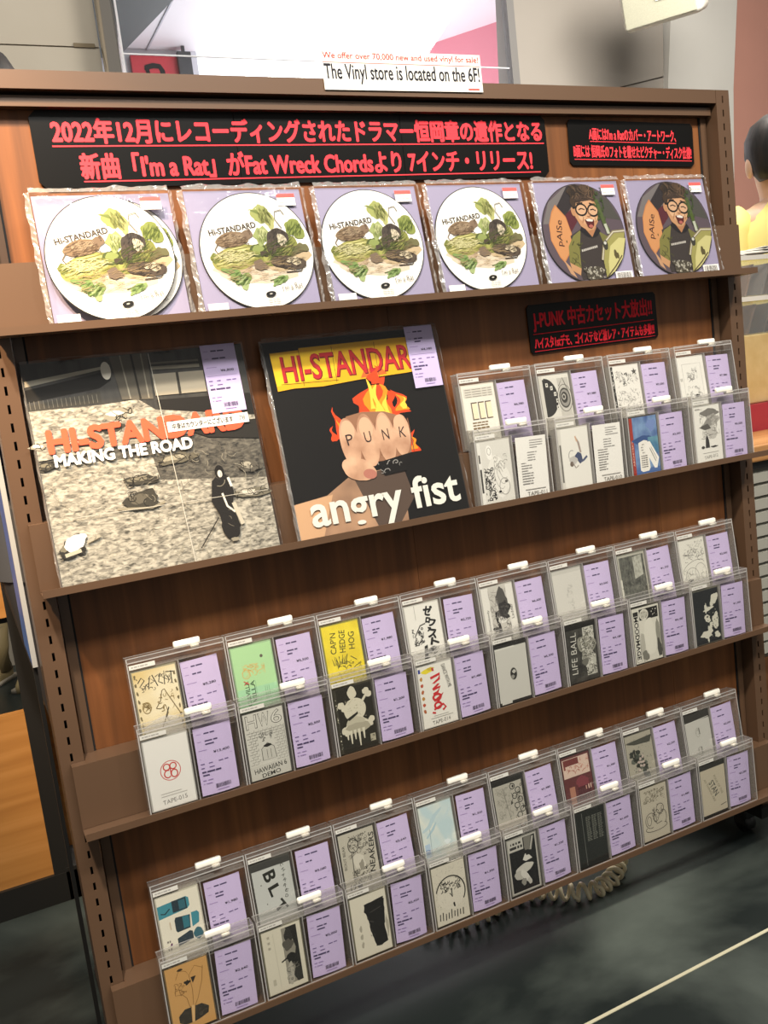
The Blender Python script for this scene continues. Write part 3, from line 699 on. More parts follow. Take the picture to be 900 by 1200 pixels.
def build_lps():
    ln = math.atan(0.19)
    GRND = noisy('printed_ground_grey', '#45423a', '#b9b3a2', (110, 110, 260), 0.5, 9, 0, 0.30, 0.66, 0.3, None, 0.6)
    GRND2 = noisy('printed_ground_dark', '#211f1b', '#6d685c', (120, 120, 280), 0.5, 8, 0, 0.30, 0.70, 0.3, None, 0.6)
    BLD = noisy('printed_building_dark', '#1b1a17', '#3a3832', (90, 90, 10), 0.5, 5, 0, 0.3, 0.7, 0.3)
    t = thing('lp_record', 'large black and white record cover titled in orange, left on the second ledge', 'record', (0.0235, -0.0385, 0.8222), (-ln, 0, math.radians(0.4)), 'twelve inch records on the second ledge')
    m = MB(); m.box((0, -0.004, 0), (0.318, 0, 0.317), plain('#2a2926', 0.5)); m.build('jacket', t)
    a = Sheet(4.2, 0.05)
    a.rect(1, 1, 317, 316, GRND)
    a.poly([(1, 185), (60, 190), (140, 200), (317, 205), (317, 120), (240, 140), (150, 165), (60, 170), (1, 175)], GRND2); a.poly([(160, 130), (317, 110), (317, 190), (150, 200)], GRND2)
    a.poly([(1, 316), (317, 316), (317, 205), (172, 232), (150, 250), (100, 248), (1, 250)], BLD)
    a.poly([(1, 262), (100, 272), (118, 282), (118, 296), (1, 280)], '#161512'); a.poly([(1, 284), (118, 300), (120, 304), (1, 292)], '#a8a291'); a.poly([(1, 250), (100, 252), (100, 268), (1, 258)], '#3a3832')
    for k in range(16): a.line([(4+k*6, 252), (4+k*6, 264)], 0.8, '#6a665b')
    a.poly([(121, 316), (175, 316), (172, 248), (150, 250), (128, 252)], '#5b564b'); a.line([(136, 316), (140, 252)], 2, '#8a8474'); a.line([(152, 316), (154, 250)], 3, '#26241f'); a.line([(166, 316), (166, 250)], 2, '#8a8474')
    a.ell(113, 296, 7, 13, '#d8d2c2'); a.line([(176, 293), (248, 290)], 5, '#8d8777'); a.line([(176, 300), (248, 298)], 3, '#6e695d')
    a.poly([(176, 284), (252, 282), (252, 250), (176, 252)], '#99917f'); a.line([(213, 284), (212, 250)], 4, '#35322c'); a.poly([(176, 246), (317, 240), (317, 205), (180, 222)], '#1a1815')
    a.poly([(1, 180), (317, 196), (317, 206), (172, 232), (150, 250), (100, 248), (1, 250)], GRND)
    a.poly([(205, 200), (317, 200), (317, 170), (240, 182)], '#25231f')
    def lump(cx, cy, rx, ry, sd, c1='#3b3830', c2='#77715f', rot=0):
        a.blob(cx, cy, rx, ry, c1, sd, 0.35, rot=rot); a.blob(cx-rx*.2, cy+ry*.2, rx*.55, ry*.5, c2, sd+1, 0.4, rot=rot); a.scrib(cx-rx, cy-ry, cx+rx, cy+ry, 7, '#22201c', sd, 1.2, rx)
    lump(118, 232, 20, 8, 2, '#8a8474', '#d5cfbf'); lump(105, 214, 16, 9, 4); lump(64, 198, 24, 5, 6, '#4a473d', '#c7c1b0'); lump(6, 200, 12, 5, 8, '#8d8778', '#e0dbcc')
    lump(190, 157, 30, 7, 10, '#5f5a4c', '#98917d', 8); lump(133, 134, 24, 7, 12); lump(128, 105, 24, 14, 14, '#3a372f', '#5b564a'); a.line([(92, 98), (140, 92), (160, 98)], 3, '#8d8673')
    lump(293, 130, 15, 10, 16, '#57534a', '#a09a89'); lump(290, 90, 26, 7, 18, '#6d6859', '#c5bfae', -4); lump(12, 172, 14, 5, 26)
    lump(24, 56, 20, 13, 20, '#2e2c27', '#77715f', 15); a.blob(28, 62, 16, 10, '#e6e2d8', 22, 0.25, rot=20); a.line([(12, 46), (34, 50)], 5, '#b5ae98'); a.line([(44, 60), (62, 66)], 4, '#a59f8d')
    # generic dark standing shape
    a.poly([(232, 116), (248, 128), (258, 118), (262, 96), (256, 76), (262, 44), (250, 34), (236, 38), (234, 66), (226, 86)], '#1c1a18'); a.blob(247, 44, 14, 16, '#1d1b19', 5, 0.1); a.ell(246, 128, 7, 10, '#181614'); a.ell(246, 125, 3.5, 5.5, '#cfc9bc'); a.line([(244, 96), (248, 76), (258, 66)], 3, '#d6d0c2'); a.line([(257, 118), (260, 104)], 4, '#d6d0c2'); a.line([(258, 80), (266, 46)], 6, '#b7b09d'); a.line([(232, 62), (198, 22)], 1.6, '#2a2723'); a.blob(250, 26, 6, 3, '#8d8674', 7, .3)
    a.scrib(4, 4, 312, 165, 90, '#8d8776', 77, 0.7, 14, 0.3); a.scrib(130, 110, 312, 185, 60, '#57524a', 79, 0.7, 14, 0.3)
    a.text('HI-STANDARD', 158, 204, 284, 35, '#ee5b3c', heavy=2.2); a.text('MAKING THE ROAD', 118, 177, 194, 18, '#f0eee8', heavy=1.0)
    a.line([(186, 2), (176, 314)], 0.8, '#cfcabc'); a.line([(4, 96), (314, 90)], 0.8, '#b9b4a6')
    p = a.build('cover_print', t)
    s = price_slip_sheet(53, 103, '6,800', 5, True, None, 0.0); p = s.build('price_slip', t, Matrix.Translation((0.253, -0.0085, 0.215)))
    s = Sheet(0); s.rect(183, 196, 306, 211, '#efece2'); s.text('中身はカウンターにございます', 236, 203.5, 92, 9.5, '#3a3836', heavy=.3); s.text('78', 296, 203.5, 9, 7, '#3a3836', 0, 0)
    s.build('counter_note', t, Matrix.Translation((0, -0.0090, 0)))
    film_sleeve(t, 0.319, 0.319, 0.0100, 31, 0.004)

    t = thing('lp_record', 'large black record cover with yellow banner, skin tones and flames', 'record', (0.3725, -0.0385, 0.8222), (-ln, 0, math.radians(0.4)), 'twelve inch records on the second ledge')
    m = MB(); m.box((0, -0.004, 0), (0.302, 0, 0.314), plain('#141211', 0.5)); m.build('jacket', t)
    a = Sheet(4.2, 0.05); k = 302/315
    def T(pts): return [(x*k, y) for x, y in pts]
    a.rect(1, 1, 301, 313, '#0b0a09')
    a.poly(T([(1, 60), (60, 66), (110, 92), (170, 92), (200, 60), (196, 1), (1, 1)]), noisy('printed_skin_dark', '#7a5c47', '#b08a6a', (14, 14, 14), 0.5, 3, 0, 0.3, 0.7, 0.3)); a.poly(T([(110, 92), (205, 90), (215, 40), (180, 2), (140, 2)]), '#4f4036'); a.poly(T([(1, 60), (70, 66), (40, 1), (1, 1)]), '#c09873')
    # flames behind
    FO = ('#d8441c', '#ef8a1f', '#f6c544')
    def flame(cx, cy, wd, h, sd, c):
        R = random.Random(sd); L = []; Rr = []
        for i in range(9):
            q = i/8; off = math.sin(q*7+sd)*wd*0.35*q; hw = wd*0.5*(1-q)**0.7*(0.8+0.3*math.sin(q*9+sd*2))
            L.append((cx+off-hw, cy+h*q)); Rr.append((cx+off+hw, cy+h*q))
        a.poly(T(L+Rr[::-1]), c)
    for cx, cy, wd, h, sd, c in ((165, 175, 60, 58, 1, 0), (185, 172, 56, 80, 2, 0), (200, 172, 44, 50, 3, 0), (222, 178, 36, 40, 4, 0), (104, 150, 22, 52, 5, 0), (92, 148, 14, 24, 6, 0), (232, 112, 24, 36, 7, 0), (174, 172, 36, 72, 8, 1), (192, 172, 34, 60, 9, 1), (226, 182, 26, 28, 10, 1), (106, 152, 13, 30, 11, 1), (150, 176, 16, 40, 12, 0), (182, 176, 20, 58, 13, 2), (196, 178, 14, 34, 14, 2), (230, 184, 15, 20, 15, 2), (234, 116, 13, 22, 16, 1), (172, 190, 10, 60, 17, 2)):
        flame(cx, cy, wd, h, sd, FO[c])
    # four rounded skin lobes, thumb lobe
    SK = noisy('printed_skin_light', '#9c6f53', '#d3a988', (25, 25, 25), 0.5, 3, 0, 0.3, 0.7, 0.3)
    a.poly(T([(102, 130), (104, 168), (120, 184), (150, 188), (190, 184), (222, 172), (232, 150), (226, 112), (200, 104), (150, 106), (116, 104)]), '#8f664c')
    for cx, cy, rx, ry, rt in ((118, 142, 17, 40, 3), (151, 142, 18, 43, 2), (184, 142, 17, 41, 0), (214, 142, 16, 34, -6)):
        a.ell(cx*k, cy, rx*k, ry, SK, rt, 40); a.ell(cx*k, cy+20, rx*k*.7, ry*.4, '#cfa686', rt, 30); a.line([((cx+rx+0.5)*k, cy+26), ((cx+rx+1)*k, cy-28)], 1.8, '#7d543c')
    a.blob(124*k, 98, 30*k, 18, SK, 4, 0.08, rot=-22); a.ell(142*k, 88, 12*k, 8, '#a86c5c', -14)
    a.poly(T([(160, 104), (226, 112), (210, 84), (168, 82)]), '#0d0b0a'); a.scrib(160*k, 86, 210*k, 104, 8, '#8a8782', 5, 1.2, 18)
    for ch, x, rt in (('P', 118, 6), ('U', 151, 4), ('N', 184, 2), ('K', 216, -4)):
        a.text(ch, x*k, 147, 11.5, 17, '#3a2c28', rt, -0.006)
    # banner
    a.poly(T([(10, 296), (60, 297), (61, 300), (230, 301), (300, 300), (302, 246), (250, 242), (160, 240), (90, 236), (40, 238), (12, 236)]), '#dba51c'); a.poly(T([(10, 292), (120, 294), (120, 250), (12, 244)]), '#e6ba26')
    a.poly(T([(160, 242), (210, 244), (200, 256), (170, 256)]), '#d8632a')
    for x in (60, 118, 196): a.line(T([(x, 298), (x-2, 240)]), 0.8, '#6b4a12')
    a.line(T([(20, 246), (120, 243)]), 0.7, '#3a2a10')
    a.text('HI-STANDARD', 157*k, 268, 264*k, 42, '#6d1a18', 0, 0.03); a.text('HI-STANDARD', 156*k, 269, 262*k, 41, '#b3262a', 0, 0.012)
    flame(185, 230, 30, 30, 21, FO[0])
    a.text('angry fist', 163*k, 38, 276*k, 68, '#d6d4c8', 0, 0.02)
    a.build('cover_print', t)
    s = price_slip_sheet(52, 103, '4,180', 9, True, None, 0.0); s.build('price_slip', t, Matrix.Translation((0.246, -0.0085, 0.214)))
    film_sleeve(t, 0.305, 0.316, 0.0100, 37, 0.007)
build_lps()

# ================================================================== CASSETTES IN CLEAR KEEPER CASES
HW, HH, HD = 0.1475, 0.131, 0.022
def holder_meshes():
    m = MB()
    m.box((0, -0.0011, 0), (HW, 0, HH), CLEAR); m.box((0, -HD, 0), (HW, -HD+0.0011, HH-0.0075), CLEAR)
    m.box((0, -HD+0.0011, 0), (0.0012, -0.0011, HH), SIDE); m.box((HW-0.0012, -HD+0.0011, 0), (HW, -0.0011, HH), SIDE)
    m.box((0.0011, -HD+0.0011, 0), (HW-0.0011, -0.0011, 0.0012), CLEAR)
    m.box((0.0012, -HD+0.0011, 0.1125), (HW-0.0012, -0.0011, 0.1135), SIDE)
    m.box((0, -HD, HH-0.0070), (HW, -0.0011, HH), BAND)
    r = MB(); y0, y1 = -HD-0.0004, -HD
    r.box((0, y0, HH-0.0080), (HW, y1, HH-0.0062), RIM); r.box((0, y0, HH-0.0012), (HW, y1, HH), RIM)
    r.box((0, y0, 0), (0.0017, y1, HH), RIM); r.box((HW-0.0017, y0, 0), (HW, y1, HH), RIM); r.box((0, y0, 0), (HW, y1, 0.0014), RIM)
    r.box((0, -0.0003, HH-0.0012), (HW, 0.0002, HH), RIM)
    d = MB(); d.box((0.0738, -HD+0.0012, 0.0014), (0.0752, -0.0012, 0.1123), RIM)
    t = MB(); t.bbox((0.073, -0.0155, HH-0.0015), (0.114, -0.0075, HH+0.0085), TABW, 0.0028, 3)
    t.box((0.098, -0.0195, HH-0.006), (0.110, -0.0065, HH-0.0016), plain('#d9d4c6', .4))
    return m, r, d, t
_HM = None
def place_holder(x, z, row, i, label, group):
    global _HM
    y = {'b': 0.002, 'f': -0.0215}[row]; ln = math.radians({'b': 6.5, 'f': 1.6}[row]); R = random.Random(i*7+int(z*1000))
    t = thing('keeper_case', label, 'plastic case', (x, y, z+0.0003), (-ln, R.uniform(-0.0015, 0.0015), R.uniform(-0.004, 0.004)), group)
    if _HM is None:
        m, r, d, tb = holder_meshes()
        _HM = (m.build('case_shell', t), r.build('edge_frame', t), d.build('divider', t), tb.build('lock_tab', t, True))
        _HM[3]['label'] = 'white lock tab on top'
        s = Sheet(0, 0.05); s.rect(0, 0, 38, 6.5, '#d6d4cc'); s.bars(3, 2.2, [3, 5, 2, 6, 4], 2.0, '#a3a09a'); st = s.build('label_glare_strip', t, Matrix.Translation((0.003, -HD+0.0002, 0.1137)))  # white strip on every case: label on a few, painted glare on many
        _HM = _HM+(st,)
    else:
        for q in _HM:
            c = q.copy(); C.objects.link(c); c.parent = t; c.matrix_basis = q.matrix_basis.copy()
    return t
_CS = {}
def place_cassette(host, label, art, group, case='#45413c', seed=0):
    base = host.matrix_basis
    M = Matrix.LocRotScale(host.location, host.rotation_euler, None) @ Matrix.Translation((0.0035, 0, 0.0016))
    t = thing('cassette', label, 'cassette', M.translation, M.to_euler(), group)
    if case not in _CS:
        m = MB(); m.bbox((0, -0.0190, 0), (0.068, -0.0030, 0.1090), plain(case, 0.22), 0.0012, 1); _CS[case] = m.build('cassette_box', t)
    else:
        c = _CS[case].copy(); C.objects.link(c); c.parent = t
    a = Sheet(0, 0.02); art(a, random.Random(seed)); a.build('cover_card', t, Matrix.Translation((0.0022, -0.0191, 0.0022)))
    return t
def place_slip(host, label, price, seed, row, group, track=None):
    M = Matrix.LocRotScale(host.location, host.rotation_euler, None) @ Matrix.Translation((0.0795, -0.0175, 0.0030)) @ Matrix.Rotation(math.radians(random.Random(seed).uniform(-1.5, 2.0)), 4, 'Y')
    t = tag(None, label, 'price slip', group) if False else None
    if track:
        W, H = 62, 104; s = Sheet(0, 0.05); n = 4
        for k in range(n): s.rect(W*k/n, 0, W*(k+1)/n, H, '#e6e4dd', up=False)
        R = random.Random(seed)
        for k in range(4): s.bars(28, 96-k*4, [R.uniform(14, 28)], 1.6, '#8d8a86')
        for k in range(13): s.bars(8+(14 if k < 4 else 0), 76-k*4.4, [R.uniform(8, 20), R.uniform(0, 9)], 1.6, '#8f8c88')
        s.bars(12, 13, [42], 1.4, '#a3a09b'); s.text(track, 36, 6.5, 40, 6.5, '#77746f', 0, 0)
        bw = 0.06
    else:
        W, H = 57, 104; s = price_slip_sheet(W, H, price, seed, row == 'f'); bw = 1
    k = random.Random(seed+5).uniform(1.5, 3.2)/1000
    s.bend(lambda x, y, z: (x, y + k*((x/0.0285-1)**2)*bw*0.9 - (0.0008 if track else 0), z))
    o = s.build('price_slip' if not track else 'track_list_card', None, M)
    tag(o, label, 'price slip' if not track else 'track card', group)
    return o

K = '#1c1b1a'; WC = '#e2dfd5'; GC = '#cfcdc4'
def base(a, c, m=0): a.rect(m, m, 63.6-m, 104.6-m, c)
# -- second ledge, back
def c_boxes(a, R):
    base(a, '#e4e0d4'); a.rect(3, 84, 60, 100, '#d3cec2')
    for y in (97, 93, 89, 85): a.bars(6, y, [12, 18, 9, 8], 1.3, '#8f8a80', 2)
    for k in range(3): a.rect(14+k*14, 46, 26+k*14, 76, '#5c5146'); a.rect(16+k*14, 48, 26+k*14, 74, '#f0dfc0')
    for k in range(3): a.bars(12, 40-k*4.5, [R.uniform(4, 9) for _ in range(4)], 2.2, '#7b6647')
    a.ring(14, 20, 8, 10, .8, '#5c5850'); a.scrib(24, 6, 60, 26, 10, '#8b867c', 3, .6)
def c_eye(a, R):
    base(a, '#d5d2c8'); a.rect(7, 30, 38, 98, '#cfccc2'); a.ell(10, 66, 26, 34, '#2b2a28', 0, 40, True, -90, 90); a.rect(7, 32, 12, 98, '#2b2a28')
    for x, y in ((13, 88), (22, 82), (28, 71), (31, 59), (30, 47)): a.rect(x, y-3.5, x+5, y+3.5, '#cfccc2'); a.rect(x+1.6, y-1.2, x+3.4, y+1.4, '#2b2a28')
    a.rect(38, 30, 62, 98, '#b9b6ad'); a.ell(50, 62, 12, 18, '#45433f'); a.ell(50, 62, 10, 15, '#8d8a83'); a.ell(49, 63, 7, 10, '#3a3835'); a.ell(48, 64, 4, 5.5, '#a9a69d'); a.ell(48, 64, 2, 3, '#1a1918'); a.line([(40, 84), (50, 98), (60, 70)], 1.6, '#6a6761'); a.ring(50, 62, 15, 24, 1.2, '#6a6761'); a.rect(0, 0, 7, 104, '#c4c1b7')
def c_doodle(a, R):
    base(a, '#e3e0d8'); a.rect(0, 0, 5, 104.6, '#2b2a28'); a.speck(0.3, 2, 4.6, 102, 40, '#e3e0d8', 3, 1.1)
    a.scrib(9, 66, 26, 98, 26, '#77746e', 3, .6, 8); a.scrib(24, 68, 40, 96, 22, '#1d1c1a', 5, 1.1, 9); a.scrib(42, 70, 60, 92, 20, '#6a6761', 7, .6, 8); a.scrib(8, 16, 60, 62, 120, '#77746e', 9, .55, 7); a.scrib(40, 14, 60, 30, 18, '#1d1c1a', 11, 1.3, 8)
    P = []
    for k in range(10): r = 7 if k % 2 == 0 else 2.8; P.append((53+r*math.sin(k*PI/5), 92+r*math.cos(k*PI/5)))
    a.poly(P, '#55524d')
def c_frame(a, R):
    base(a, '#e6e4dc')
    a.line([(10, 92), (56, 92), (56, 20), (10, 20), (10, 92)], .7, '#a9a69e'); a.bars(2, 60, [2, 2], 6, '#aaa79f')
    a.scrib(20, 54, 34, 76, 14, '#6a6761', 3, .8, 10); a.scrib(32, 62, 44, 84, 14, '#55524d', 4, .8, 10); a.scrib(18, 30, 48, 52, 20, '#77746e', 5, .7, 9); a.blob(38, 30, 6, 3, K, 3, .4); a.scrib(12, 24, 54, 36, 12, '#55524d', 8, .9, 8)
# -- second ledge, front
def c_creature(a, R):
    base(a, '#d6d4cb'); a.rect(0, 0, 6, 104.6, '#e2e0d8'); a.bars(1, 70, [3], 14, '#55524d'); a.bars(1, 20, [3.6], 40, '#3a3835')
    a.blob(36, 44, 20, 36, '#e3e1d8', 3, .18, rot=8); a.blob(22, 86, 6, 12, '#eceae2', 5, .1); a.ring(22, 88, 3.5, 6, .8, '#8d8a83')
    for k in range(4): a.ring(34+k*4, 36+k*6, 10-k, 22-k*2, .7, '#8f8c84', 20, 300, 30, 12)
    a.ring(46, 26, 10, 14, .9, '#77746e'); a.ell(36, 18, 3, 2, K); a.ell(50, 34, 3, 2.4, '#66635d'); a.scrib(9, 6, 28, 62, 60, '#1f1e1c', 9, 1.2, 12); a.scrib(30, 56, 56, 80, 16, '#8d8a83', 8, .7, 10)
def c_handstand(a, R):
    base(a, '#e0ded5'); a.rect(0, 0, 6, 104.6, '#d0cdc4'); a.bars(1.2, 12, [3.4], 66, '#66635d')
    a.poly([(39, 62), (46, 58), (48, 46), (42, 40), (34, 50), (30, 54)], '#3c4663'); a.poly([(43, 60), (47, 60), (44, 78), (37, 90), (40, 76)], '#9c8e85'); a.line([(44, 44), (50, 46), (58, 52)], 4, '#4d5670'); a.line([(36, 90), (39, 80)], 3, '#c9a58a')
    a.blob(28, 48, 8, 8, '#b9b6b0', 4, .2); a.ell(24, 42, 4, 4.6, '#6a5d52'); a.line([(26, 44), (32, 34), (38, 38)], 2, '#8d8279'); a.ring(26, 56, 7, 10, 1.2, '#8d8a88', 60, 200)
def c_blue(a, R):
    a.rect(0, 0, 7, 104.6, '#9a2f22'); a.text('ARCHITEKT', 3.5, 40, 46, 3.6, '#e5b9a4', 90); a.rect(7, 0, 63.6, 104.6, noisy('cover_blue_paint', '#33538c', '#7797bd', (45, 45, 30), .5, 4))
    a.blob(30, 62, 24, 8, '#2f4d80', 3, .3); a.rect(40, 36, 63.6, 66, noisy('cover_teal_paint', '#3a6f93', '#6fa3ac', (45, 45, 30), .5, 4)); a.blob(50, 88, 10, 12, '#6f86b8', 8, .4); a.rect(7, 0, 63.6, 10, '#49679c')
    a.poly([(17, 58), (30, 62), (38, 60), (40, 10), (36, 5), (22, 4), (17, 8)], '#e6e3da'); a.poly([(38, 58), (44, 58), (62, 26), (56, 8), (50, 8), (30, 46)], '#eae7df')
    for k in range(6): a.bars(21, 12+k*4, [3, 4, 5], 2, '#66635d')
    for k in range(4): a.bars(22+R.uniform(0, 3), 38+k*5, [2, 1.5], 2, '#66635d')
    a.line([(42, 46), (54, 20)], 1.6, '#8d8a83'); a.line([(45, 48), (57, 24)], 1.2, '#a9a69e')
def c_feather(a, R):
    base(a, '#e4e2d9'); a.bars(3, 99, [12], 3, '#a09d96')
    a.blob(38, 92, 20, 8, '#77746e', 3, .4); a.blob(46, 78, 14, 12, '#a9a69e', 4, .3); a.blob(30, 70, 16, 7, '#8d8a83', 6, .4, rot=25); a.blob(42, 54, 12, 14, '#bcb9b1', 7, .3); a.scrib(14, 44, 60, 100, 50, '#6a6761', 5, .8, 12, .4); a.poly([(10, 66), (32, 72), (40, 62), (24, 60)], '#55524d')
    a.poly([(22, 26), (24, 44), (28, 52), (32, 40), (33, 26)], '#2d2b29'); a.blob(16, 28, 4, 3, '#3a3835', 3, .3); a.blob(44, 27, 8, 2, '#3a3835', 4, .3); a.bars(14, 16, [40], 1.2, '#a09d96'); a.text('TAPE-012', 34, 9, 34, 6, '#7a7771', 3)
# -- third ledge, back
def c_scrawl(a, R):
    base(a, noisy('cover_cream_gold', '#cdb577', '#e8e0c4', (9, 9, 14), .5, 2, 0, .35, .65))
    a.blob(32, 14, 30, 18, '#cfc9ba', 2, .1)
    for pts in ([(6, 88), (12, 95), (16, 90), (8, 82), (14, 78), (18, 84)], [(20, 78), (24, 92), (30, 86), (24, 84)], [(28, 96), (34, 78)], [(32, 92), (40, 96), (36, 84), (42, 80)], [(44, 78), (46, 98), (52, 82), (44, 88)], [(48, 96), (60, 94)], [(56, 96), (55, 78)]): a.line(pts, 1.5, '#2d2922')
    a.scrib(5, 74, 60, 98, 16, '#3a342a', 5, .9, 10)
    for k in range(16): a.blob(3+R.uniform(-.5, .5) if k % 2 else 60.5, 5+k*6.2, 1.5, 3, '#6e6243', k, .4)
    a.line([(26, 46), (34, 56), (38, 70), (42, 72), (46, 62), (54, 44), (60, 30)], 1.1, '#6a5a36'); a.line([(26, 46), (32, 44), (40, 48), (42, 36), (30, 16)], 1.1, '#6a5a36'); a.line([(44, 44), (34, 22)], 1.6, '#4f4a3c'); a.ring(13, 50, 6, 8, 1, '#8a7442'); a.scrib(8, 44, 20, 58, 12, '#8a7442', 3, .8, 8); a.scrib(30, 40, 54, 68, 14, '#8a7442', 4, .7, 10)
def c_green(a, R):
    base(a, '#a5cf98'); a.rect(0, 0, 63.6, 40, '#9bcaa0'); a.ell(46, 85, 2.4, 2.6, '#5b5648')
    a.scrib(12, 58, 48, 76, 34, '#cfae66', 3, .9, 10); a.ring(18, 62, 6, 7, 1, '#c9a45e')
    a.text('VICALVILLA', 16, 28, 46, 7, '#3f5b3e', 90, .02); a.text('VILLA', 25, 34, 34, 7, '#3f5b3e', 90, .02); a.line([(12, 52), (20, 46)], 1.6, '#b4483c'); a.line([(12, 46), (18, 50)], 1.4, '#b4483c')
    for k in range(3): a.line([(44+k*3, 16), (44+k*3, 38)], .7, '#6f9674')
    a.line([(30, 10), (30, 50)], .6, '#7fa784')
def c_yellow(a, R):
    base(a, noisy('cover_yellow', '#d9c21f', '#ecd931', (30, 30, 30), .5, 3))
    for st, y, w_ in (("CAP'N", 16, 34), ('HEDGE', 32, 36), ('HOG', 48, 28)): a.text(st, y, 76-(36-w_)*.2, w_, 10.5, '#4d4a1a', 84, .012)
    for k in range(16): a.line([(12+k*1.4, 40), (10+k*1.7+R.uniform(-3, 3), 52+R.uniform(-3, 5))], .8, '#5f5a22')
    a.scrib(14, 28, 58, 44, 22, '#5f5a22', 3, .8, 8); a.line([(42, 50), (52, 42)], 1.2, '#5f5a22'); a.scrib(8, 4, 58, 22, 14, '#7c7526', 4, .7, 9)
def c_kana(a, R):
    base(a, '#e1dfd6'); a.line([(18, 104), (18, 80)], .6, '#77746e')
    for ch, x, y, w_, h_ in (('ゼ', 42, 92, 17, 18), ('ロ', 40, 76, 9, 10), ('フ', 47, 70, 14, 13), ('ァ', 40, 60, 7, 8), ('ス', 45, 52, 16, 16), ('ト', 47, 38, 17, 13)): a.text(ch, x, y, w_, h_, '#171614', -18, heavy=1.0)
    a.blob(38, 26, 10, 4, '#1c1b19', 3, .3, rot=20); a.poly([(22, 8), (30, 8), (32, 36), (26, 34)], '#22211f'); a.scrib(8, 38, 28, 66, 40, '#2d2b29', 5, .9, 9); a.line([(12, 54), (24, 70), (34, 72)], 1.6, '#3a3835'); a.scrib(28, 4, 60, 20, 18, '#66635d', 7, .7, 8)
def c_photo(a, R):
    base(a, '#d9d7ce'); a.rect(14, 0, 50, 104.6, '#bfbcb2'); a.blob(38, 80, 10, 22, '#4a4843', 3, .35); a.blob(42, 64, 10, 14, '#22211f', 4, .35); a.blob(36, 54, 14, 8, '#2d2b29', 5, .4); a.blob(26, 40, 3, 20, '#1e1d1b', 6, .2, rot=12); a.blob(22, 30, 8, 5, '#2d2b29', 7, .5); a.blob(32, 14, 18, 12, '#8d8a83', 8, .2); a.blob(34, 44, 8, 6, '#d9d7ce', 9, .3); a.scrib(14, 30, 30, 100, 50, '#8d8a83', 10, .7, 12, .3); a.scrib(30, 30, 50, 100, 30, '#55524d', 11, .9, 12)
    a.text('Somebody', 8, 48, 38, 5, '#3a3835', 90); a.text('Ladder', 56, 56, 26, 5, '#3a3835', 90)
def c_faint(a, R):
    base(a, '#c9c7be'); a.rect(0, 98, 63.6, 104.6, '#bdbbb2')
    for k in range(3): a.scrib(26+k*3, 22, 34+k*3, 76, 14, '#a9a79f', k, .8, 6)
def c_engrave(a, R):
    base(a, '#a9a79a'); a.rect(3, 3, 61, 101, noisy('cover_engraving', '#2f302b', '#63645a', (170, 170, 90), .5, 6, 0, .35, .65)); a.poly([(35, 56), (56, 62), (56, 100), (35, 98)], noisy('cover_engraving_light', '#8b8c80', '#babaac', (200, 200, 120), .5, 6)); a.scrib(4, 4, 60, 56, 60, '#8d8d80', 5, .5, 9); a.scrib(3, 56, 34, 100, 30, '#77776b', 6, .4, 9); a.rect(0, 0, 4, 60, '#c9c7bb'); a.speck(1, 1, 10, 56, 20, '#2d2e29', 7, 1.4)
def c_map(a, R):
    base(a, '#d8d6cb'); a.scrib(4, 84, 60, 100, 30, '#8d8b82', 2, .6, 6); a.scrib(6, 62, 60, 86, 40, '#6a6861', 3, .8, 12, .3)
    a.ring(30, 50, 28, 12, .9, '#77756d', 0, 200, 30, 15); a.ring(24, 34, 16, 16, .8, '#77756d'); a.ring(46, 38, 14, 18, .8, '#77756d'); a.scrib(4, 6, 60, 50, 36, '#77756d', 4, .6, 12, .4); a.blob(18, 26, 5, 4, '#2d2b29', 4, .5)
# -- third ledge, front
def c_redlogo(a, R):
    base(a, '#e3e1da'); r = '#c03a36'
    a.ring(33, 54, 14.5, 14.5, 1.1, r); a.ring(28, 60, 4.6, 4.6, 1.7, r); a.ring(37.5, 60, 4.6, 4.6, 1.7, r); a.ring(28.5, 49.5, 5, 5.5, 1.7, r, 60, 320); a.ring(38, 48.5, 4.6, 5.6, 1.7, r); a.line([(33, 63), (33, 47)], 1.7, r)
    for k, q in enumerate(([30], [38])): a.bars(14, 21-k*4, q, 1.2, '#aeaba4')
    a.text('TAPE-015', 33, 9.5, 36, 6.5, '#7a7772', 3)
def c_bricks(a, R):
    base(a, '#c5c4ba')
    for k, ch in enumerate('HW6'): a.text(ch, 12+k*20, 91, 18, 22, '#6a6963', 0, .02); a.text(ch, 12+k*20, 91, 15.5, 19.5, '#d2d1c7', 0, -.012)
    for r_ in range(13):
        for q in range(9):
            x = 2+q*7+(3 if r_ % 2 else 0); y = 24+r_*4.2
            if abs(x-29) > 14 or y > 62: a.line([(x, y), (min(x+5.5, 62), y+R.uniform(-.4, .4)), (min(x+5.5, 62), y+3)], .6, '#77766f', q == 0)
    a.scrib(22, 58, 42, 72, 18, '#66655f', 4, .8, 7); a.poly([(22, 28), (22, 46), (32, 54), (42, 46), (44, 28)], '#bdbcb2'); a.line([(22, 28), (22, 46), (32, 54), (42, 46), (44, 28)], .9, '#55544f'); a.blob(32, 50, 6, 2.6, '#22211f', 3, .2); a.line([(30, 30), (30, 44)], .8, '#66655f'); a.line([(36, 30), (36, 44)], .8, '#66655f')
    a.rect(0, 0, 63.6, 22, '#bdbcb2'); a.text('HAWAIIAN 6', 32, 15, 52, 8, '#2d2c29', 4, .01); a.text('DEMO', 32, 5.5, 30, 6.5, '#2d2c29', 4, .01)
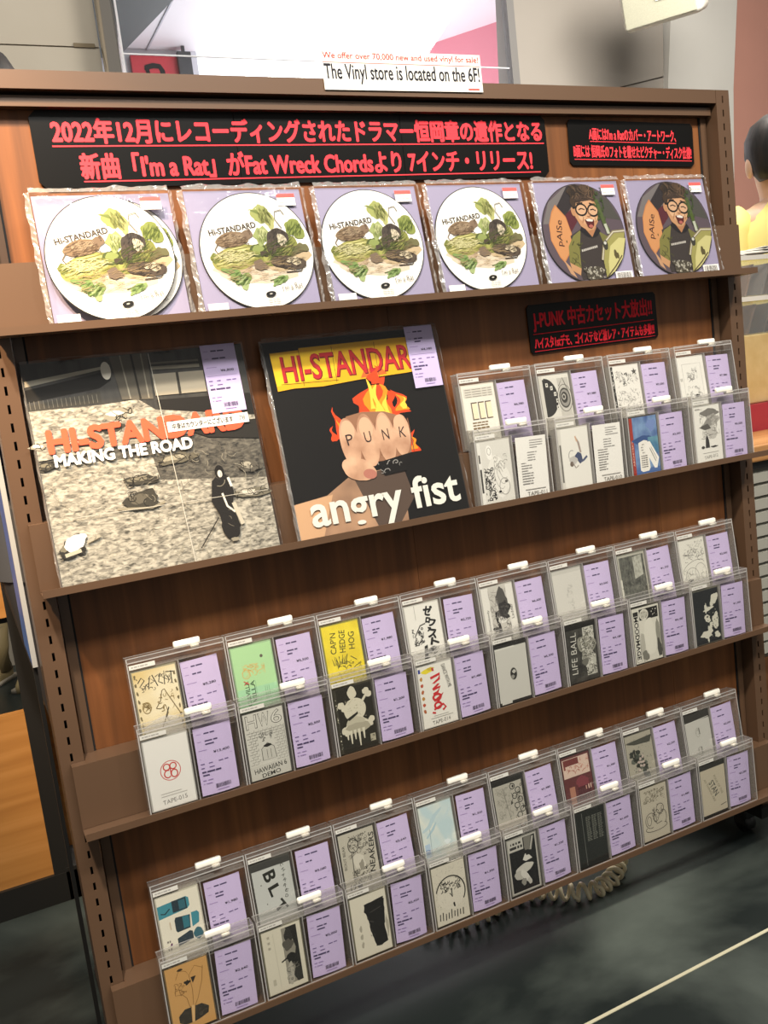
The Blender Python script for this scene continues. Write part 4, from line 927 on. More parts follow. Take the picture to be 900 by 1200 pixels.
def c_skull(a, R):
    base(a, '#26241c'); b_ = '#cfcab4'
    for x0, y0, x1, y1 in ((8, 44, 60, 78), (60, 36, 10, 82)):
        pass
    a.line([(12, 74), (54, 40)], 4, b_); a.line([(54, 86), (12, 38)], 4, b_)
    for x, y in ((9, 78), (14, 72), (54, 92), (58, 86), (58, 44), (54, 38), (10, 36), (14, 32)): a.blob(x, y, 5.5, 5.5, b_, int(x+y), .15)
    a.blob(30, 94, 7, 11, b_, 3, .2); a.ell(32, 66, 19, 19, b_); a.blob(32, 42, 18, 12, '#b9b49e', 5, .25); a.speck(15, 50, 50, 84, 60, '#a9a48e', 4, 1.0); a.poly([(16, 54), (36, 62), (36, 58), (20, 50)], '#26241c')
    a.blob(34, 36, 20, 9, '#a5a08b', 7, .3)
    for x, y in ((20, 12), (27, 18), (34, 6), (42, 16), (14, 20)): a.poly([(x-2.4, 34), (x+2.4, 34), (x+.8, y), (x-.8, y)], b_)
    a.rect(52, 8, 61, 20, '#a9a48e'); a.scrib(53, 9, 60, 19, 5, '#26241c', 5, .7, 6)
    a.rect(0, 0, 3.4, 104, '#3a382e'); a.speck(.5, 8, 3, 90, 18, b_, 6, 1.3)
def c_redscrawl(a, R):
    base(a, '#e2e0d6'); r = '#c12f33'
    a.rect(1, 94, 5, 101, '#2d3e86'); a.blob(16, 95, 9, 4, '#e0cf3a', 3, .3); a.blob(24, 98, 6, 3, '#c8b03a', 4, .3); a.blob(28, 96, 2.4, 3, '#b5453a', 5, .2)
    for k in range(6): a.blob(5, 84-k*11, 2.6, 3.2, ('#b2823e', '#b5533a', '#a9603a')[k % 3], k, .2)
    a.line([(22, 82), (40, 86), (38, 78), (26, 72), (36, 70), (24, 62)], 4.4, r); a.line([(24, 62), (38, 64), (32, 56), (24, 54)], 4.2, r); a.ring(30, 48, 7, 5, 4, r); a.line([(24, 42), (42, 52), (30, 38)], 3.8, r); a.ring(30, 34, 6, 5, 3.6, r); a.line([(22, 28), (40, 34), (44, 28), (38, 24)], 3.6, r); a.line([(18, 24), (24, 22)], 3, r)
    a.text('DANCE WITH ME', 52, 80, 42, 7, '#55524d', -78); a.bars(20, 17, [28], 1, '#b5b2aa'); a.bars(14, 13.5, [42], 1, '#a9a69e'); a.text('TAPE-014', 33, 7, 34, 6.5, '#7a7772', 3)
def c_oval(a, R):
    base(a, '#c3c2b9'); a.rect(0, 99, 63.6, 104.6, '#2b2a28'); a.rect(0, 96.5, 40, 99.5, '#d2d1c8'); a.rect(0, 0, 63.6, 4, '#2b2a28'); a.rect(3, 0, 24, 6, '#c3c2b9')
    a.ell(33, 50, 7, 11, '#77766f'); a.ell(33, 50, 6.2, 10, '#2d2c2a'); a.blob(34, 54, 3.4, 3.4, '#b5b4ab', 3, .3); a.blob(31, 45, 3, 4, '#8d8c84', 4, .3)
def c_lifeball(a, R):
    base(a, noisy('cover_black_dust', '#23221f', '#45443e', (60, 60, 60), .5, 4)); a.rect(36, 60, 60, 98, '#c3c2b6'); a.rect(38, 8, 60, 44, '#b5b4a8'); a.blob(42, 62, 16, 26, '#8d8c80', 4, .4); a.scrib(26, 10, 60, 96, 90, '#3a3934', 6, .9, 10); a.scrib(30, 24, 58, 80, 50, '#d8d7cb', 7, .8, 10); a.blob(36, 34, 7, 7, '#6a6960', 8, .2); a.text('LIFE BALL', 13, 54, 76, 12, '#cfcec3', 87, -.008); a.rect(0, 97, 63.6, 104.6, '#1f1e1c')
def c_moon(a, R):
    base(a, '#d3d1c3'); a.rect(3, 3, 14, 98, '#d8d6c9'); a.line([(3, 3), (14, 3), (14, 98), (3, 98), (3, 3)], .7, '#3a3935'); a.text('MOODMAGE', 8.5, 48, 82, 9, '#1f1e1b', -90, .03); a.rect(3, 90, 14, 98, '#2d2c29')
    a.rect(17, 80, 61, 101, '#1d1c1a'); a.ell(28, 90, 10.5, 10.5, '#d3d1c3'); a.blob(28, 90, 8, 8, '#b9b7a9', 4, .2); a.speck(20, 82, 36, 98, 14, '#77766c', 5, 1.4); a.speck(44, 84, 58, 98, 16, '#d3d1c3', 6, 1.2); a.blob(58, 44, 5, 34, '#8d8c80', 7, .2); a.blob(20, 30, 5, 30, '#b0aea1', 8, .2); a.blob(58, 20, 5, 18, '#4a4943', 9, .3); a.blob(24, 12, 8, 9, '#77766c', 10, .3); a.blob(38, 46, 14, 36, '#dad8ca', 12, .1)
def c_splat(a, R):
    base(a, '#25282a'); w_ = '#cfcdbd'
    for x, y, rx, ry, sd, rt in ((53, 84, 8, 12, 1, -20), (46, 76, 5, 6, 2, 0), (36, 66, 12, 3.4, 3, 12), (30, 68, 3, 10, 4, 0), (32, 48, 8, 7, 5, 0), (52, 40, 9, 14, 6, 0), (42, 34, 6, 6, 7, 0), (28, 18, 14, 8, 8, 8), (36, 28, 5, 8, 9, 0), (54, 12, 7, 6, 10, 0), (30, 8, 2, 8, 11, 0)): a.blob(x, y, rx, ry, w_, sd, .35, rot=rt)
    a.speck(24, 24, 60, 60, 26, '#25282a', 3, 2.2); a.speck(28, 8, 60, 80, 20, w_, 4, 1.3)
# -- fourth ledge, back
def c_teal(a, R):
    base(a, '#ddd8c6'); t_ = '#3d8593'; d_ = '#22333c'
    a.poly([(0, 72), (44, 76), (48, 80), (48, 92), (44, 95), (0, 92)], t_); a.rect(22, 76, 44, 94, d_); a.rect(32, 78, 42, 92, '#2f5f6c'); a.line([(4, 80), (10, 78), (18, 84)], 1.8, d_)
    a.poly([(22, 48), (24, 45), (44, 46), (46, 66), (24, 68), (22, 64)], d_); a.rect(34, 48, 44, 66, '#2f6d7b'); a.poly([(47, 46), (58, 50), (60, 64), (57, 68), (48, 68)], t_)
    a.poly([(22, 24), (46, 28), (46, 40), (42, 42), (22, 36)], d_); a.blob(54, 34, 7, 9, '#2f5f6c', 3, .15)
    a.bars(14, 52, [2], 12, '#c4b49c'); a.bars(6, 34, [2.5, 2], 3, '#77706a'); a.blob(12, 30, 1.6, 2.4, '#5c2f58', 2, .3); a.bars(6, 22, [2, 3], 4, '#8d867c'); a.rect(0, 0, 63.6, 14, '#d5d0be')
def c_blt(a, R):
    base(a, '#b5b8b3'); a.rect(0, 94, 63.6, 104.6, '#3a3a37'); a.rect(0, 0, 58, 92, '#b9bcb7')
    a.text('B', 28, 80, 17, 20, '#23241f', -82, .03); a.text('L', 32, 56, 17, 18, '#23241f', -78, .03); a.text('T', 38, 28, 19, 18, '#23241f', -62, .03); a.ell(12, 70, 1, 1, '#55564f'); a.ell(17, 38, 1, 1, '#55564f')
    for k, ch in enumerate('CHARRED'): a.text(ch, 50+(k % 2)*1.5, 92-k*8.5, 5, 5, '#3a3b36', -70+k*8, .005)
def c_sneakers(a, R):
    base(a, '#b3afa0'); a.scrib(14, 62, 50, 98, 90, '#45423a', 3, .8, 8); a.ring(24, 82, 9, 12, 1.2, '#2d2a25'); a.scrib(16, 14, 48, 44, 80, '#3a372f', 4, .8, 7); a.blob(30, 54, 12, 12, '#c5c1b2', 5, .3); a.blob(34, 46, 5, 7, '#8d897b', 6, .4); a.line([(20, 70), (18, 26)], 1.4, '#55524a')
    a.text('NEAKERS', 55, 62, 66, 9.5, '#22211d', 84, .012); a.text('G', 12, 14, 11, 10, '#1c1b18', 74, .02); a.text('BOUT BEAR', 6, 66, 40, 4.5, '#3a372f', 88, .0); a.blob(25, 12, 4, 6, '#22211d', 7, .4)
def c_marble(a, R):
    base(a, noisy('cover_pale_marble', '#b9cfd2', '#dcdfd2', (10, 10, 8), .5, 3, 0, .4, .6, .3, None, 2.0)); a.line([(2, 62), (16, 68), (28, 84), (44, 94)], 8, '#b3cad0', True, True); a.line([(8, 50), (22, 62), (30, 72)], 5, '#a9c3cc', True, True); a.line([(38, 72), (52, 80), (60, 90)], 6, '#bfd2d4', True, True); a.rect(2, 16, 12, 40, '#a9bfd2'); a.line([(13, 16), (16, 64)], .8, '#8096a3'); a.text('VU', 7, 26, 8, 9, '#2f5796', 84, .02); a.blob(46, 34, 5, 5, '#d8e2e2', 4, .4)
def c_doodlegrey(a, R):
    base(a, '#a9a69a'); a.rect(0, 96, 63.6, 104.6, '#23221f'); a.rect(60, 0, 63.6, 104.6, '#2d2c29'); a.scrib(4, 36, 34, 92, 110, '#77756a', 3, .5, 8); a.line([(20, 90), (28, 30)], .8, '#66645b')
    for k in range(9): a.ring(40+k*1.2+(k % 2)*9, 88-k*9, 5, 5, 1.5, '#2d2c28'); 
    a.ell(41, 88, 2, 2.4, '#1c1b19'); a.scrib(36, 6, 60, 94, 36, '#3a3933', 5, 1.0, 10); a.poly([(32, 56), (37, 58), (34, 64)], '#3a3933'); a.rect(0, 18, 60, 30, '#c3bcae'); a.scrib(4, 8, 58, 18, 20, '#8d6a5c', 6, .9, 7)
def c_maroon(a, R):
    base(a, '#5c2f30'); a.rect(2, 66, 61, 101, '#cdb5a5'); a.rect(4, 88, 38, 100, '#6b3230'); a.rect(4, 82, 8, 88, '#7d3b37'); a.scrib(8, 68, 58, 86, 16, '#a2584c', 3, .9, 9); a.scrib(38, 76, 60, 99, 10, '#b97a6c', 4, 1, 9); a.poly([(2, 66), (61, 72), (61, 66)], '#cdb5a5'); a.blob(42, 48, 16, 14, '#77383f', 5, .3); a.rect(10, 14, 22, 48, '#a4735e'); a.rect(28, 20, 58, 44, '#4c2428'); a.rect(52, 36, 54, 44, '#dbb9a7'); a.rect(57, 36, 58.5, 44, '#dbb9a7'); a.rect(46, 36, 48, 43, '#b98b7d'); a.rect(2, 4, 61, 14, '#6b3a36')
def c_botanic(a, R):
    base(a, '#a09c8c'); a.speck(2, 2, 61, 98, 90, '#77746a', 3, 1.6)
    for k in range(60):
        q = max(-18, min(18, R.gauss(0, 13))); a.blob(30+q*.8+R.uniform(-6, 6), 46-q+R.uniform(-14, 14), R.uniform(2, 5.5), R.uniform(2, 5.5), ('#33362f', '#454a41', '#5b5f55', '#23251f')[k % 4], k, .4)
    for k in range(8): a.blob(R.uniform(24, 52), R.uniform(18, 60), 3, 2.6, '#b5a79d', k+70, .4)
    a.poly([(0, 92), (63.6, 96), (58, 84), (20, 86)], '#45463e')
def c_twoovals(a, R):
    base(a, '#bcbbb3'); a.rect(0, 90, 63.6, 104.6, '#34332f'); a.line([(2, 89), (62, 92)], 1, '#d2d1c8')
    for y in (66, 28): a.ring(30, y, 5, 9, 1, '#9a998f'); a.text('1991' if False else 'I', 34, y+2, 2.4, 13, '#66655f', 4, .02); a.scrib(25, y-8, 35, y+8, 8, '#8d8c84', y, .8, 6)
# -- fourth ledge, front
def c_tan(a, R):
    base(a, '#c99a5c'); l = '#8a6434'
    for pts in ([(14, 84), (20, 96), (30, 92), (34, 84), (44, 96), (56, 88)], [(34, 84), (36, 60), (34, 36)], [(56, 92), (52, 70), (42, 44), (36, 34)], [(12, 76), (10, 60), (20, 58), (26, 50), (28, 36), (34, 30)], [(22, 76), (16, 70), (18, 58)]): a.line(pts, .9, l)
    a.scrib(10, 50, 30, 80, 12, l, 3, .7, 10); a.blob(22, 97, 4, 2, '#3a2d1e', 3, .3); a.blob(30, 74, 4, 4, '#2d241a', 4, .5); a.poly([(36, 80), (44, 80), (38, 70)], '#2d241a')
    a.poly([(28, 10), (30, 34), (20, 34), (10, 26), (10, 16), (18, 10)], '#2f2a22'); a.poly([(32, 10), (36, 34), (46, 34), (56, 26), (54, 16), (42, 12)], '#2f2a22'); a.scrib(12, 14, 28, 32, 10, '#55493a', 5, .5, 8); a.scrib(36, 16, 54, 32, 10, '#55493a', 6, .5, 8); a.poly([(29, 10), (32, 10), (35, 36), (31, 36)], '#d9b27a')
def c_bwphoto(a, R):
    base(a, '#d4cfbb'); a.rect(32, 8, 57, 101, '#8d897b'); a.poly([(38, 101), (57, 101), (57, 8), (50, 8), (46, 40), (52, 64), (46, 90)], '#23221f'); a.blob(42, 86, 6, 14, '#2d2c28', 3, .3); a.blob(40, 72, 8, 10, '#55524a', 4, .3); a.blob(44, 48, 10, 9, '#1c1b19', 5, .3); a.line([(26, 47), (38, 52)], 2.4, '#1c1b19'); a.blob(38, 24, 7, 16, '#a9a597', 6, .3); a.scrib(32, 8, 56, 40, 26, '#66635a', 7, .9, 10); a.blob(50, 20, 6, 12, '#2d2c28', 8, .2)
    for k in range(3): a.bars(8, 92-k*9, [4], 4, '#a9a493')
    a.line([(20, 8), (18, 98)], .6, '#bcb7a4'); a.bars(8, 14, [5], 10, '#b7b29f')
def c_blackpaint(a, R):
    base(a, '#d8d3c0'); P = [(24, 88), (58, 92), (60, 86), (58, 60), (55, 40), (58, 14), (44, 10), (36, 12), (34, 26), (30, 40), (28, 60), (23, 76)]
    Q = []
    for i in range(len(P)):
        x0, y0 = P[i]; x1, y1 = P[(i+1) % len(P)]
        for k in range(5): Q.append((x0+(x1-x0)*k/5+R.uniform(-.9, .9), y0+(y1-y0)*k/5+R.uniform(-.9, .9)))
    a.poly(Q, '#1b1b1a'); a.line([(32, 72), (52, 76)], .7, '#55524c'); a.speck(26, 30, 36, 70, 14, '#77736a', 4, 1); a.blob(60, 40, 2, 20, '#a9a493', 4, .4)
    for k in range(3): a.blob(13, 50-k*14, 2.4, 5, '#a9a493', k, .3)
def c_speckletree(a, R):
    base(a, '#d3cebc'); a.speck(2, 14, 62, 102, 260, '#77736a', 3, .7); a.ring(32, 52, 28, 30, 2.2, '#1f1e1b', -35, 165, 40); a.ell(32, 50, 26, 28, '#d8d3c2'); a.speck(10, 26, 56, 74, 90, '#8d897c', 9, .6); a.scrib(14, 56, 52, 76, 50, '#33312c', 4, 1.3, 8); a.line([(34, 60), (34, 44), (30, 52)], 2, '#33312c'); a.blob(36, 30, 2, 4, '#22211e', 5, .3)
    for k in range(9): a.line([(6+k*5.6, 6+R.uniform(0, 3)), (7+k*5.6, 18+R.uniform(0, 6))], 1.8, '#33312c')
def c_figure(a, R):
    base(a, '#8d8b82'); a.rect(2, 2, 61.6, 102.6, '#b9b7ad'); a.rect(4, 4, 59.6, 100.6, '#191a1b'); a.rect(4, 80, 34, 100.6, '#bdbbb1'); a.bars(8, 92, [2, 4, 3, 5], 4, '#2d2c2a', 2.5); a.bars(6, 84, [14, 4, 4], 5, '#33322f', 2)
    a.poly([(36, 100), (52, 100), (46, 76), (40, 70), (36, 80)], '#77756c'); a.line([(55, 98), (48, 74)], 4, '#a9a79d'); a.poly([(36, 70), (44, 66), (50, 58), (36, 56), (30, 60)], '#d2d0c6'); a.rect(38, 66, 44, 76, '#191a1b')
    a.blob(32, 44, 18, 9, '#c5c3b8', 4, .12, rot=10); a.blob(20, 34, 11, 8, '#b3b1a6', 5, .15); a.blob(32, 30, 6, 14, '#cfcdc3', 6, .12, rot=34); a.blob(40, 18, 4, 7, '#b9b7ad', 7, .2, rot=20); a.blob(28, 20, 5, 7, '#8d8b82', 8, .2)
def c_blacktext(a, R):
    base(a, '#1e211f'); a.line([(16, 1), (14, 103)], .9, '#6a6c66'); 
    for c_ in range(3):
        for k in range(16): a.bars(22+c_*13, 92-k*3, [R.uniform(3, 5), R.uniform(3, 5)], 1.3, '#77796f')
def c_loops(a, R):
    base(a, '#bcb5a2')
    for r_ in range(4): a.scrib(6, 74+r_*6, 58, 80+r_*6, 26, '#77715f', r_, 1.0, 6)
    k_ = '#45403a'
    a.ring(20, 38, 13, 15, 1.2, k_, -20, 290, 30); a.ring(16, 38, 5, 9, 1.1, k_); a.ring(34, 44, 6, 12, 1.2, k_, 0, 360, 30, -15); a.ring(44, 56, 9, 10, 1.2, k_); a.ring(50, 38, 8, 14, 1.2, k_, -60, 160); a.ring(32, 22, 26, 7, 1.2, k_, 150, 400); a.line([(30, 60), (26, 40), (34, 28), (46, 30)], 1.4, k_); a.scrib(24, 40, 54, 66, 12, k_, 7, .9, 10)
def c_stamp(a, R):
    base(a, '#bfb6a0'); a.rect(0, 96, 63.6, 104.6, '#2d2c29'); a.rect(0, 0, 63.6, 3, '#2d2c29'); a.text('STAN', 32, 54, 34, 13, '#3f443e', -66, .01); a.text('FOUR OF THE', 44, 58, 46, 5, '#77745f', -66); a.text('AS THINGS ARE', 21, 52, 56, 4.5, '#77745f', -66); a.line([(46, 14), (61, 16)], 1.2, '#2d2c29')

SH = ('', 'second', 'third', 'bottom')
ROWS = [
 ('b', 1, [0.697, 0.854, 1.013, 1.172], [
  ('white cassette with three empty boxes on its cover', c_boxes, '6,980', '#c9c2b4'), ('cassette with a big grey eye beside a black arc', c_eye, '7,980', '#8d8a83'),
  ('white cassette covered in tiny black doodles and a star', c_doodle, '3,300', '#b9b6ad'), ('white cassette with a small ink sketch in a thin frame', c_frame, '7,980', '#c9c7bf')]),
 ('f', 1, [0.696, 0.860, 1.018, 1.173], [
  ('cassette with a pale long-bodied creature over black scribble', c_creature, None, '#b9b6ad', 'TAPE-011'), ('white cassette with a tumbling figure in blue trousers', c_handstand, None, '#b9b6ad', 'TAPE-010'),
  ('blue painted cassette with red spine and white stickers', c_blue, '3,300', '#45413c'), ('white cassette with a grey swirling feather sketch', c_feather, '5,500', '#c9c7bf')]),
 ('b', 2, [0.0945+0.1495*i for i in range(8)], [
  ('gold and cream cassette with thorny scrawled title', c_scrawl, '5,280', '#8d8872'), ('pale green cassette with orange scribble', c_green, '5,500', '#8fae86'),
  ("bright yellow cassette lettered CAP'N HEDGE HOG", c_yellow, '1,980', '#8f8a3a'), ('white cassette with heavy black slanted katakana', c_kana, '2,720', '#b9b7ae'),
  ('cassette with a black and white photo strip', c_photo, '6,600', '#b9b7ae'), ('plain pale grey cassette with a faint vertical smudge', c_faint, '2,500', '#8d8c85'),
  ('dark engraved cassette with a lighter square patch', c_engrave, '1,320', '#77776b'), ('cream cassette with wavy map-like line drawing', c_map, '2,500', '#a9a79c')]),
 ('f', 2, [0.089+0.1497*i for i in range(8)], [
  ('white cassette with red ringed logo marked TAPE-015', c_redlogo, '13,400', '#b5b3ac'), ('grey brick-drawing cassette with large HW6 letters', c_bricks, '2,500', '#55534d'),
  ('black cassette with dripping cream skull and crossbones', c_skull, '1,200', '#3a372c'), ('white cassette with red handwriting marked TAPE-014', c_redscrawl, '7,480', '#b5b3ac'),
  ('grey cassette with one small dark oval portrait', c_oval, '5,500', '#23211f'), ('black dusty cassette with vertical LIFE BALL lettering', c_lifeball, '4,180', '#2d2b28'),
  ('cassette with white moon on black over a pale blur', c_moon, '4,180', '#55534a'), ('near-black cassette with cream paint splashes', c_splat, '1,200', '#6a685d')]),
 ('b', 3, [0.0745+0.1495*i for i in range(8)], [
  ('cream cassette with rounded turquoise and navy photo panels', c_teal, '1,980', '#b9b5a5'), ('grey cassette with large tumbling letters B L T', c_blt, '3,080', '#45443f'),
  ('grey ink cassette with vertical lettering on its right edge', c_sneakers, '2,640', '#3a3832'), ('pale blue and cream marbled cassette', c_marble, '1,320', '#8d928c'),
  ('grey doodle cassette with looping black lettering down the right', c_doodlegrey, '1,980', '#2d2b28'), ('maroon cassette with a pale pink upper half', c_maroon, '1,980', '#3a2a28'),
  ('cassette with a dark clump of leaves on grey', c_botanic, '2,200', '#55534a'), ('pale grey cassette with two faint ovals and a dark top', c_twoovals, '2,200', '#34332f')]),
 ('f', 3, [0.066+0.1508*i for i in range(8)], [
  ('tan cassette with a thin line figure and two black petals', c_tan, '2,640', '#6e5b3c'), ('cream cassette with a tall dark photo', c_bwphoto, '2,000', '#77735f'),
  ('cream cassette with a thick black painted block', c_blackpaint, '2,420', '#77735f'), ('speckled cream cassette with a leafy circle', c_speckletree, '1,320', '#6a6656'),
  ('framed black cassette with a pale crouching figure', c_figure, '1,320', '#3a3935'), ('plain black cassette with small grey print', c_blacktext, '1,650', '#2d2f2b'),
  ('tan-grey cassette with looping cartoon outlines', c_loops, '1,980', '#55503f'), ('cream cassette with a tilted stamp in the middle', c_stamp, '2,200', '#2d2b26')]),
]
def build_cassettes():
    for ri, (row, sh, xs, items) in enumerate(ROWS):
        z = ZT[sh] if row == 'b' else ZT[sh]-0.0940
        rn = 'back' if row == 'b' else 'front'
        for i, (x, it) in enumerate(zip(xs, items)):
            name, art, price, case = it[:4]; track = it[4] if len(it) > 4 else None
            h = place_holder(x, z+0.0003, row, i+ri*10, 'clear plastic case holding the '+name, 'clear cases in the %s row on the %s ledge' % (rn, SH[sh]))
            place_cassette(h, name+', '+rn+' row', art, 'cassettes in the %s row on the %s ledge' % (rn, SH[sh]), case, ri*20+i)
            place_slip(h, ('lilac price slip' if not track else 'white track list card')+' beside the '+name, price, ri*20+i+3, row, 'slips in the %s row on the %s ledge' % (rn, SH[sh]), track)
build_cassettes()

# ================================================================== PEOPLE
def skin_mesh(name, verts, edges, radii, mat, parent, root=0, sub=2):
    me = bpy.data.meshes.new(name); me.from_pydata(verts, edges, []); me.materials.append(mat)
    o = bpy.data.objects.new(name, me); C.objects.link(o); o.parent = parent
    o.modifiers.new('skin', 'SKIN').use_smooth_shade = True
    for i, v in enumerate(me.skin_vertices[0].data):
        r = radii[i]; v.radius = r if isinstance(r, tuple) else (r, r); v.use_root = (i == root)
    sb = o.modifiers.new('smooth', 'SUBSURF'); sb.levels = sub; sb.render_levels = sub
    return o
def ring(cx, cy, z, rx, ry, k=24, rot=0): return [(cx+rx*math.cos(2*PI*i/k+rot), cy+ry*math.sin(2*PI*i/k+rot), z) for i in range(k)]
def hand_chain(V, E, Rr, wrist, side):
    """palm and five bent fingers below the wrist vertex index"""
    x, y, z = V[wrist]
    p = len(V); V.append((x, y-.01, z-.05)); E.append((wrist, p)); Rr.append((.030, .018))
    for k, (dy, ln) in enumerate(((-.030, .070), (-.012, .080), (.006, .076), (.022, .060))):
        a = len(V); V.append((x, y-.01+dy, z-.085)); V.append((x-side*.006, y-.014+dy, z-.085-ln*.55)); V.append((x-side*.018, y-.016+dy, z-.085-ln))
        E += [(p, a), (a, a+1), (a+1, a+2)]; Rr += [.0095, .009, .0075]
    a = len(V); V.append((x-side*.008, y-.045, z-.055)); V.append((x-side*.014, y-.055, z-.09)); E += [(p, a), (a, a+1)]; Rr += [.011, .009]
def person(label, loc, face, h, top, trousers, hair, shoe, pony=False, blouse=False, boots=False):
    t = thing('person', label, 'person', loc, (0, 0, face)); s = h/1.72; am = 1.0 if blouse or boots else 0.72; fo = 0 if blouse or boots else -.035; skin = plain('#e0b496', 0.5)
    V = []; E = []; Rr = []
    def v(x, y, z, r, p=None):
        V.append((x*s, y*s, z*s)); Rr.append((r[0]*s, r[1]*s) if isinstance(r, tuple) else r*s)
        if p is not None: E.append((p, len(V)-1))
        return len(V)-1
    pel = v(0, 0, .95, (.15, .11)); wst = v(0, 0, 1.08, (.135, .10), pel); ch = v(0, .005, 1.28, (.155, .11), wst); up = v(0, .01, 1.40, (.11, .085), ch)
    nk = v(0, .0, 1.47, .052, up); jw = v(0, -.015, 1.535, (.064, .075), nk); hd = v(0, -.005, 1.61, (.078, .095), jw); v(0, .005, 1.685, (.058, .066), hd)
    for sd in (-1, 1):
        sh = v(sd*.165*am, .01, 1.385, .055, up); el = v(sd*.215*am, .03, 1.10, .043, sh); wr = v(sd*.225*am, -.02, .87, .027, el)
        hand_chain(V, E, Rr, wr, sd)
        hp = v(sd*.09, 0, .86, .088, pel); kn = v(sd*.10, -.01, .48, .06, hp); an = v(sd*.105, .015+fo, .09, .04, kn); v(sd*.11, -.09+fo, .045, (.042, .032), an)
    skin_mesh('body', V, E, Rr, skin, t)
    m = MB()
    for sd in (-1, 1):
        m.tube([(sd*.09*s, 0, .93*s), (sd*.095*s, 0, .80*s), (sd*.10*s, (-.008+fo*.6)*s, .48*s), (sd*.105*s, (.012+fo)*s, (.30 if boots else .16)*s), (sd*.105*s, (.008+fo)*s, (.24 if boots else .10)*s)], ([.115*s, .105*s, .085*s, .075*s, .078*s] if blouse else [.10*s, .092*s, .075*s, .062*s, .066*s]), trousers, 20)
    m.build('trousers', t, True)
    m = MB(); dr = 1.16 if blouse else 1.0
    m.loft([ring(0, 0, .80*s, .20*dr*s, (.16*dr if blouse else .118)*s), ring(0, 0, 1.0*s, .19*dr*s, (.15*dr if blouse else .118)*s), ring(0, .005, 1.25*s, .19*dr*s, (.145 if blouse else .125)*s), ring(0, .01, 1.36*s, .185*s, .125*s), ring(0, .01, 1.42*s, .13*s, .10*s), ring(0, .008, 1.46*s, .075*s, .075*s)], top, False)
    for sd in (-1, 1):
        m.tube([(sd*.11*s*am, .01, 1.415*s), (sd*.165*s*am, .012, 1.385*s), (sd*.205*s*am, .025*s, 1.22*s), (sd*.235*s*am, .03*s, 1.0*s)], [.06*s, .088*s, .10*s*dr, .12*s*dr] if blouse else [.06*s, .078*s, .075*s, .075*s], top, 20)
    m.build('top', t, True)
    m = MB(); R = random.Random(3)
    rs = []
    for k, (z, rx, ry, oy) in enumerate(((1.535, .070, .058, .045), (1.57, .088, .080, .028), (1.62, .098, .108, .010), (1.67, .095, .108, .008), (1.715, .074, .085, .008), (1.742, .034, .04, .01))): rs.append(ring(0, oy*s, z*s, rx*s, ry*s, 28))
    m.loft(rs, hair)
    if pony: m.tube([(0, .10*s, 1.665*s), (-.02*s, .155*s, 1.63*s), (-.03*s, .165*s, 1.55*s), (-.02*s, .15*s, 1.44*s)], [.03*s, .045*s, .042*s, .012*s], hair, 14)
    m.build('hair', t, True)
    m = MB()
    for sd in (-1, 1):
        bm = bmesh.new(); bmesh.ops.create_uvsphere(bm, u_segments=14, v_segments=10, radius=1)
        for q in bm.verts: q.co = Vector((sd*(.088+q.co.x*.013)*s, (.012+q.co.y*.024)*s, (1.585+q.co.z*.036)*s))
        m.addbm(bm, skin)
    m.build('ears', t, True)
    m = MB()
    for sd in (-1, 1):
        bm = bmesh.new(); bmesh.ops.create_uvsphere(bm, u_segments=10, v_segments=8, radius=.012*s)
        for q in bm.verts: q.co += Vector((sd*.032*s, -.088*s, 1.60*s))
        m.addbm(bm, plain('#2a211c', .3))
    m.tube([(0, -.095*s, 1.60*s), (0, -.112*s, 1.565*s)], [.008*s, .014*s], skin, 8); m.tube([(-.024*s, -.088*s, 1.53*s), (0, -.094*s, 1.528*s), (.024*s, -.088*s, 1.53*s)], .005*s, plain('#a85f55', .5), 8)
    m.build('face', t, True)
    for sd in (-1, 1):
        m = MB()
        m.loft([[(sd*.11*s+x*.048*s*w_, (y+fo)*s, z*s) for x, z in ((-1, 0), (1, 0), (1, hz*.5), (.6, hz), (-.6, hz), (-1, hz*.5))] for y, w_, hz in ((.07, .7, .10), (.05, .95, .11), (-.03, .95, .10), (-.10, 1.0, .065), (-.15, .9, .055), (-.175, .55, .04))], shoe)
        m.box((sd*.11*s-.050*s, (-.172+fo)*s, 0), (sd*.11*s+.050*s, (.072+fo)*s, .018*s), plain('#8d8678', .6))
        for k in range(4): m.tube([(sd*.11*s-.03*s, (-.03-k*.022+fo)*s, (.095-k*.008)*s), (sd*.11*s, (-.034-k*.022+fo)*s, (.105-k*.008)*s), (sd*.11*s+.03*s, (-.03-k*.022+fo)*s, (.095-k*.008)*s)], .003*s, plain('#cfc8b8', .6), 6)
        if boots: m.tube([(sd*.107*s, .012*s, .05*s), (sd*.106*s, .012*s, .15*s), (sd*.106*s, .014*s, .26*s)], [.062*s, .060*s, .072*s], shoe, 16)
        m.build('boot' if boots else 'shoe', t, True)
    return t
HAIR = noisy('hair_dark', '#0d0a09', '#2a211d', (60, 60, 14), .55, 4, .6)
def build_people():
    person('person in a yellow top with dark tied hair beyond the clear bins', (2.585, 0.96, 0), math.radians(150), 1.75, plain('#f7e488', .7), plain('#3a3d45', .7), HAIR, plain('#e6e3dc', .5), True, True)
    person('dark haired person mostly hidden behind the rack\'s upper left corner', (0.050, 0.47, 0), math.radians(90), 1.70, plain('#3d3f44', .7), plain('#2b2d33', .7), HAIR, plain('#ded9cd', .5))
    person('person in blue jeans and tan boots far behind the wooden shelf unit', (0.02, 2.70, 0), math.radians(-35), 1.70, plain('#5d6b80', .7), noisy('denim', '#1f3a63', '#2c5080', (60, 60, 60), .8), HAIR, plain('#8b7c58', .6), boots=True)
build_people()

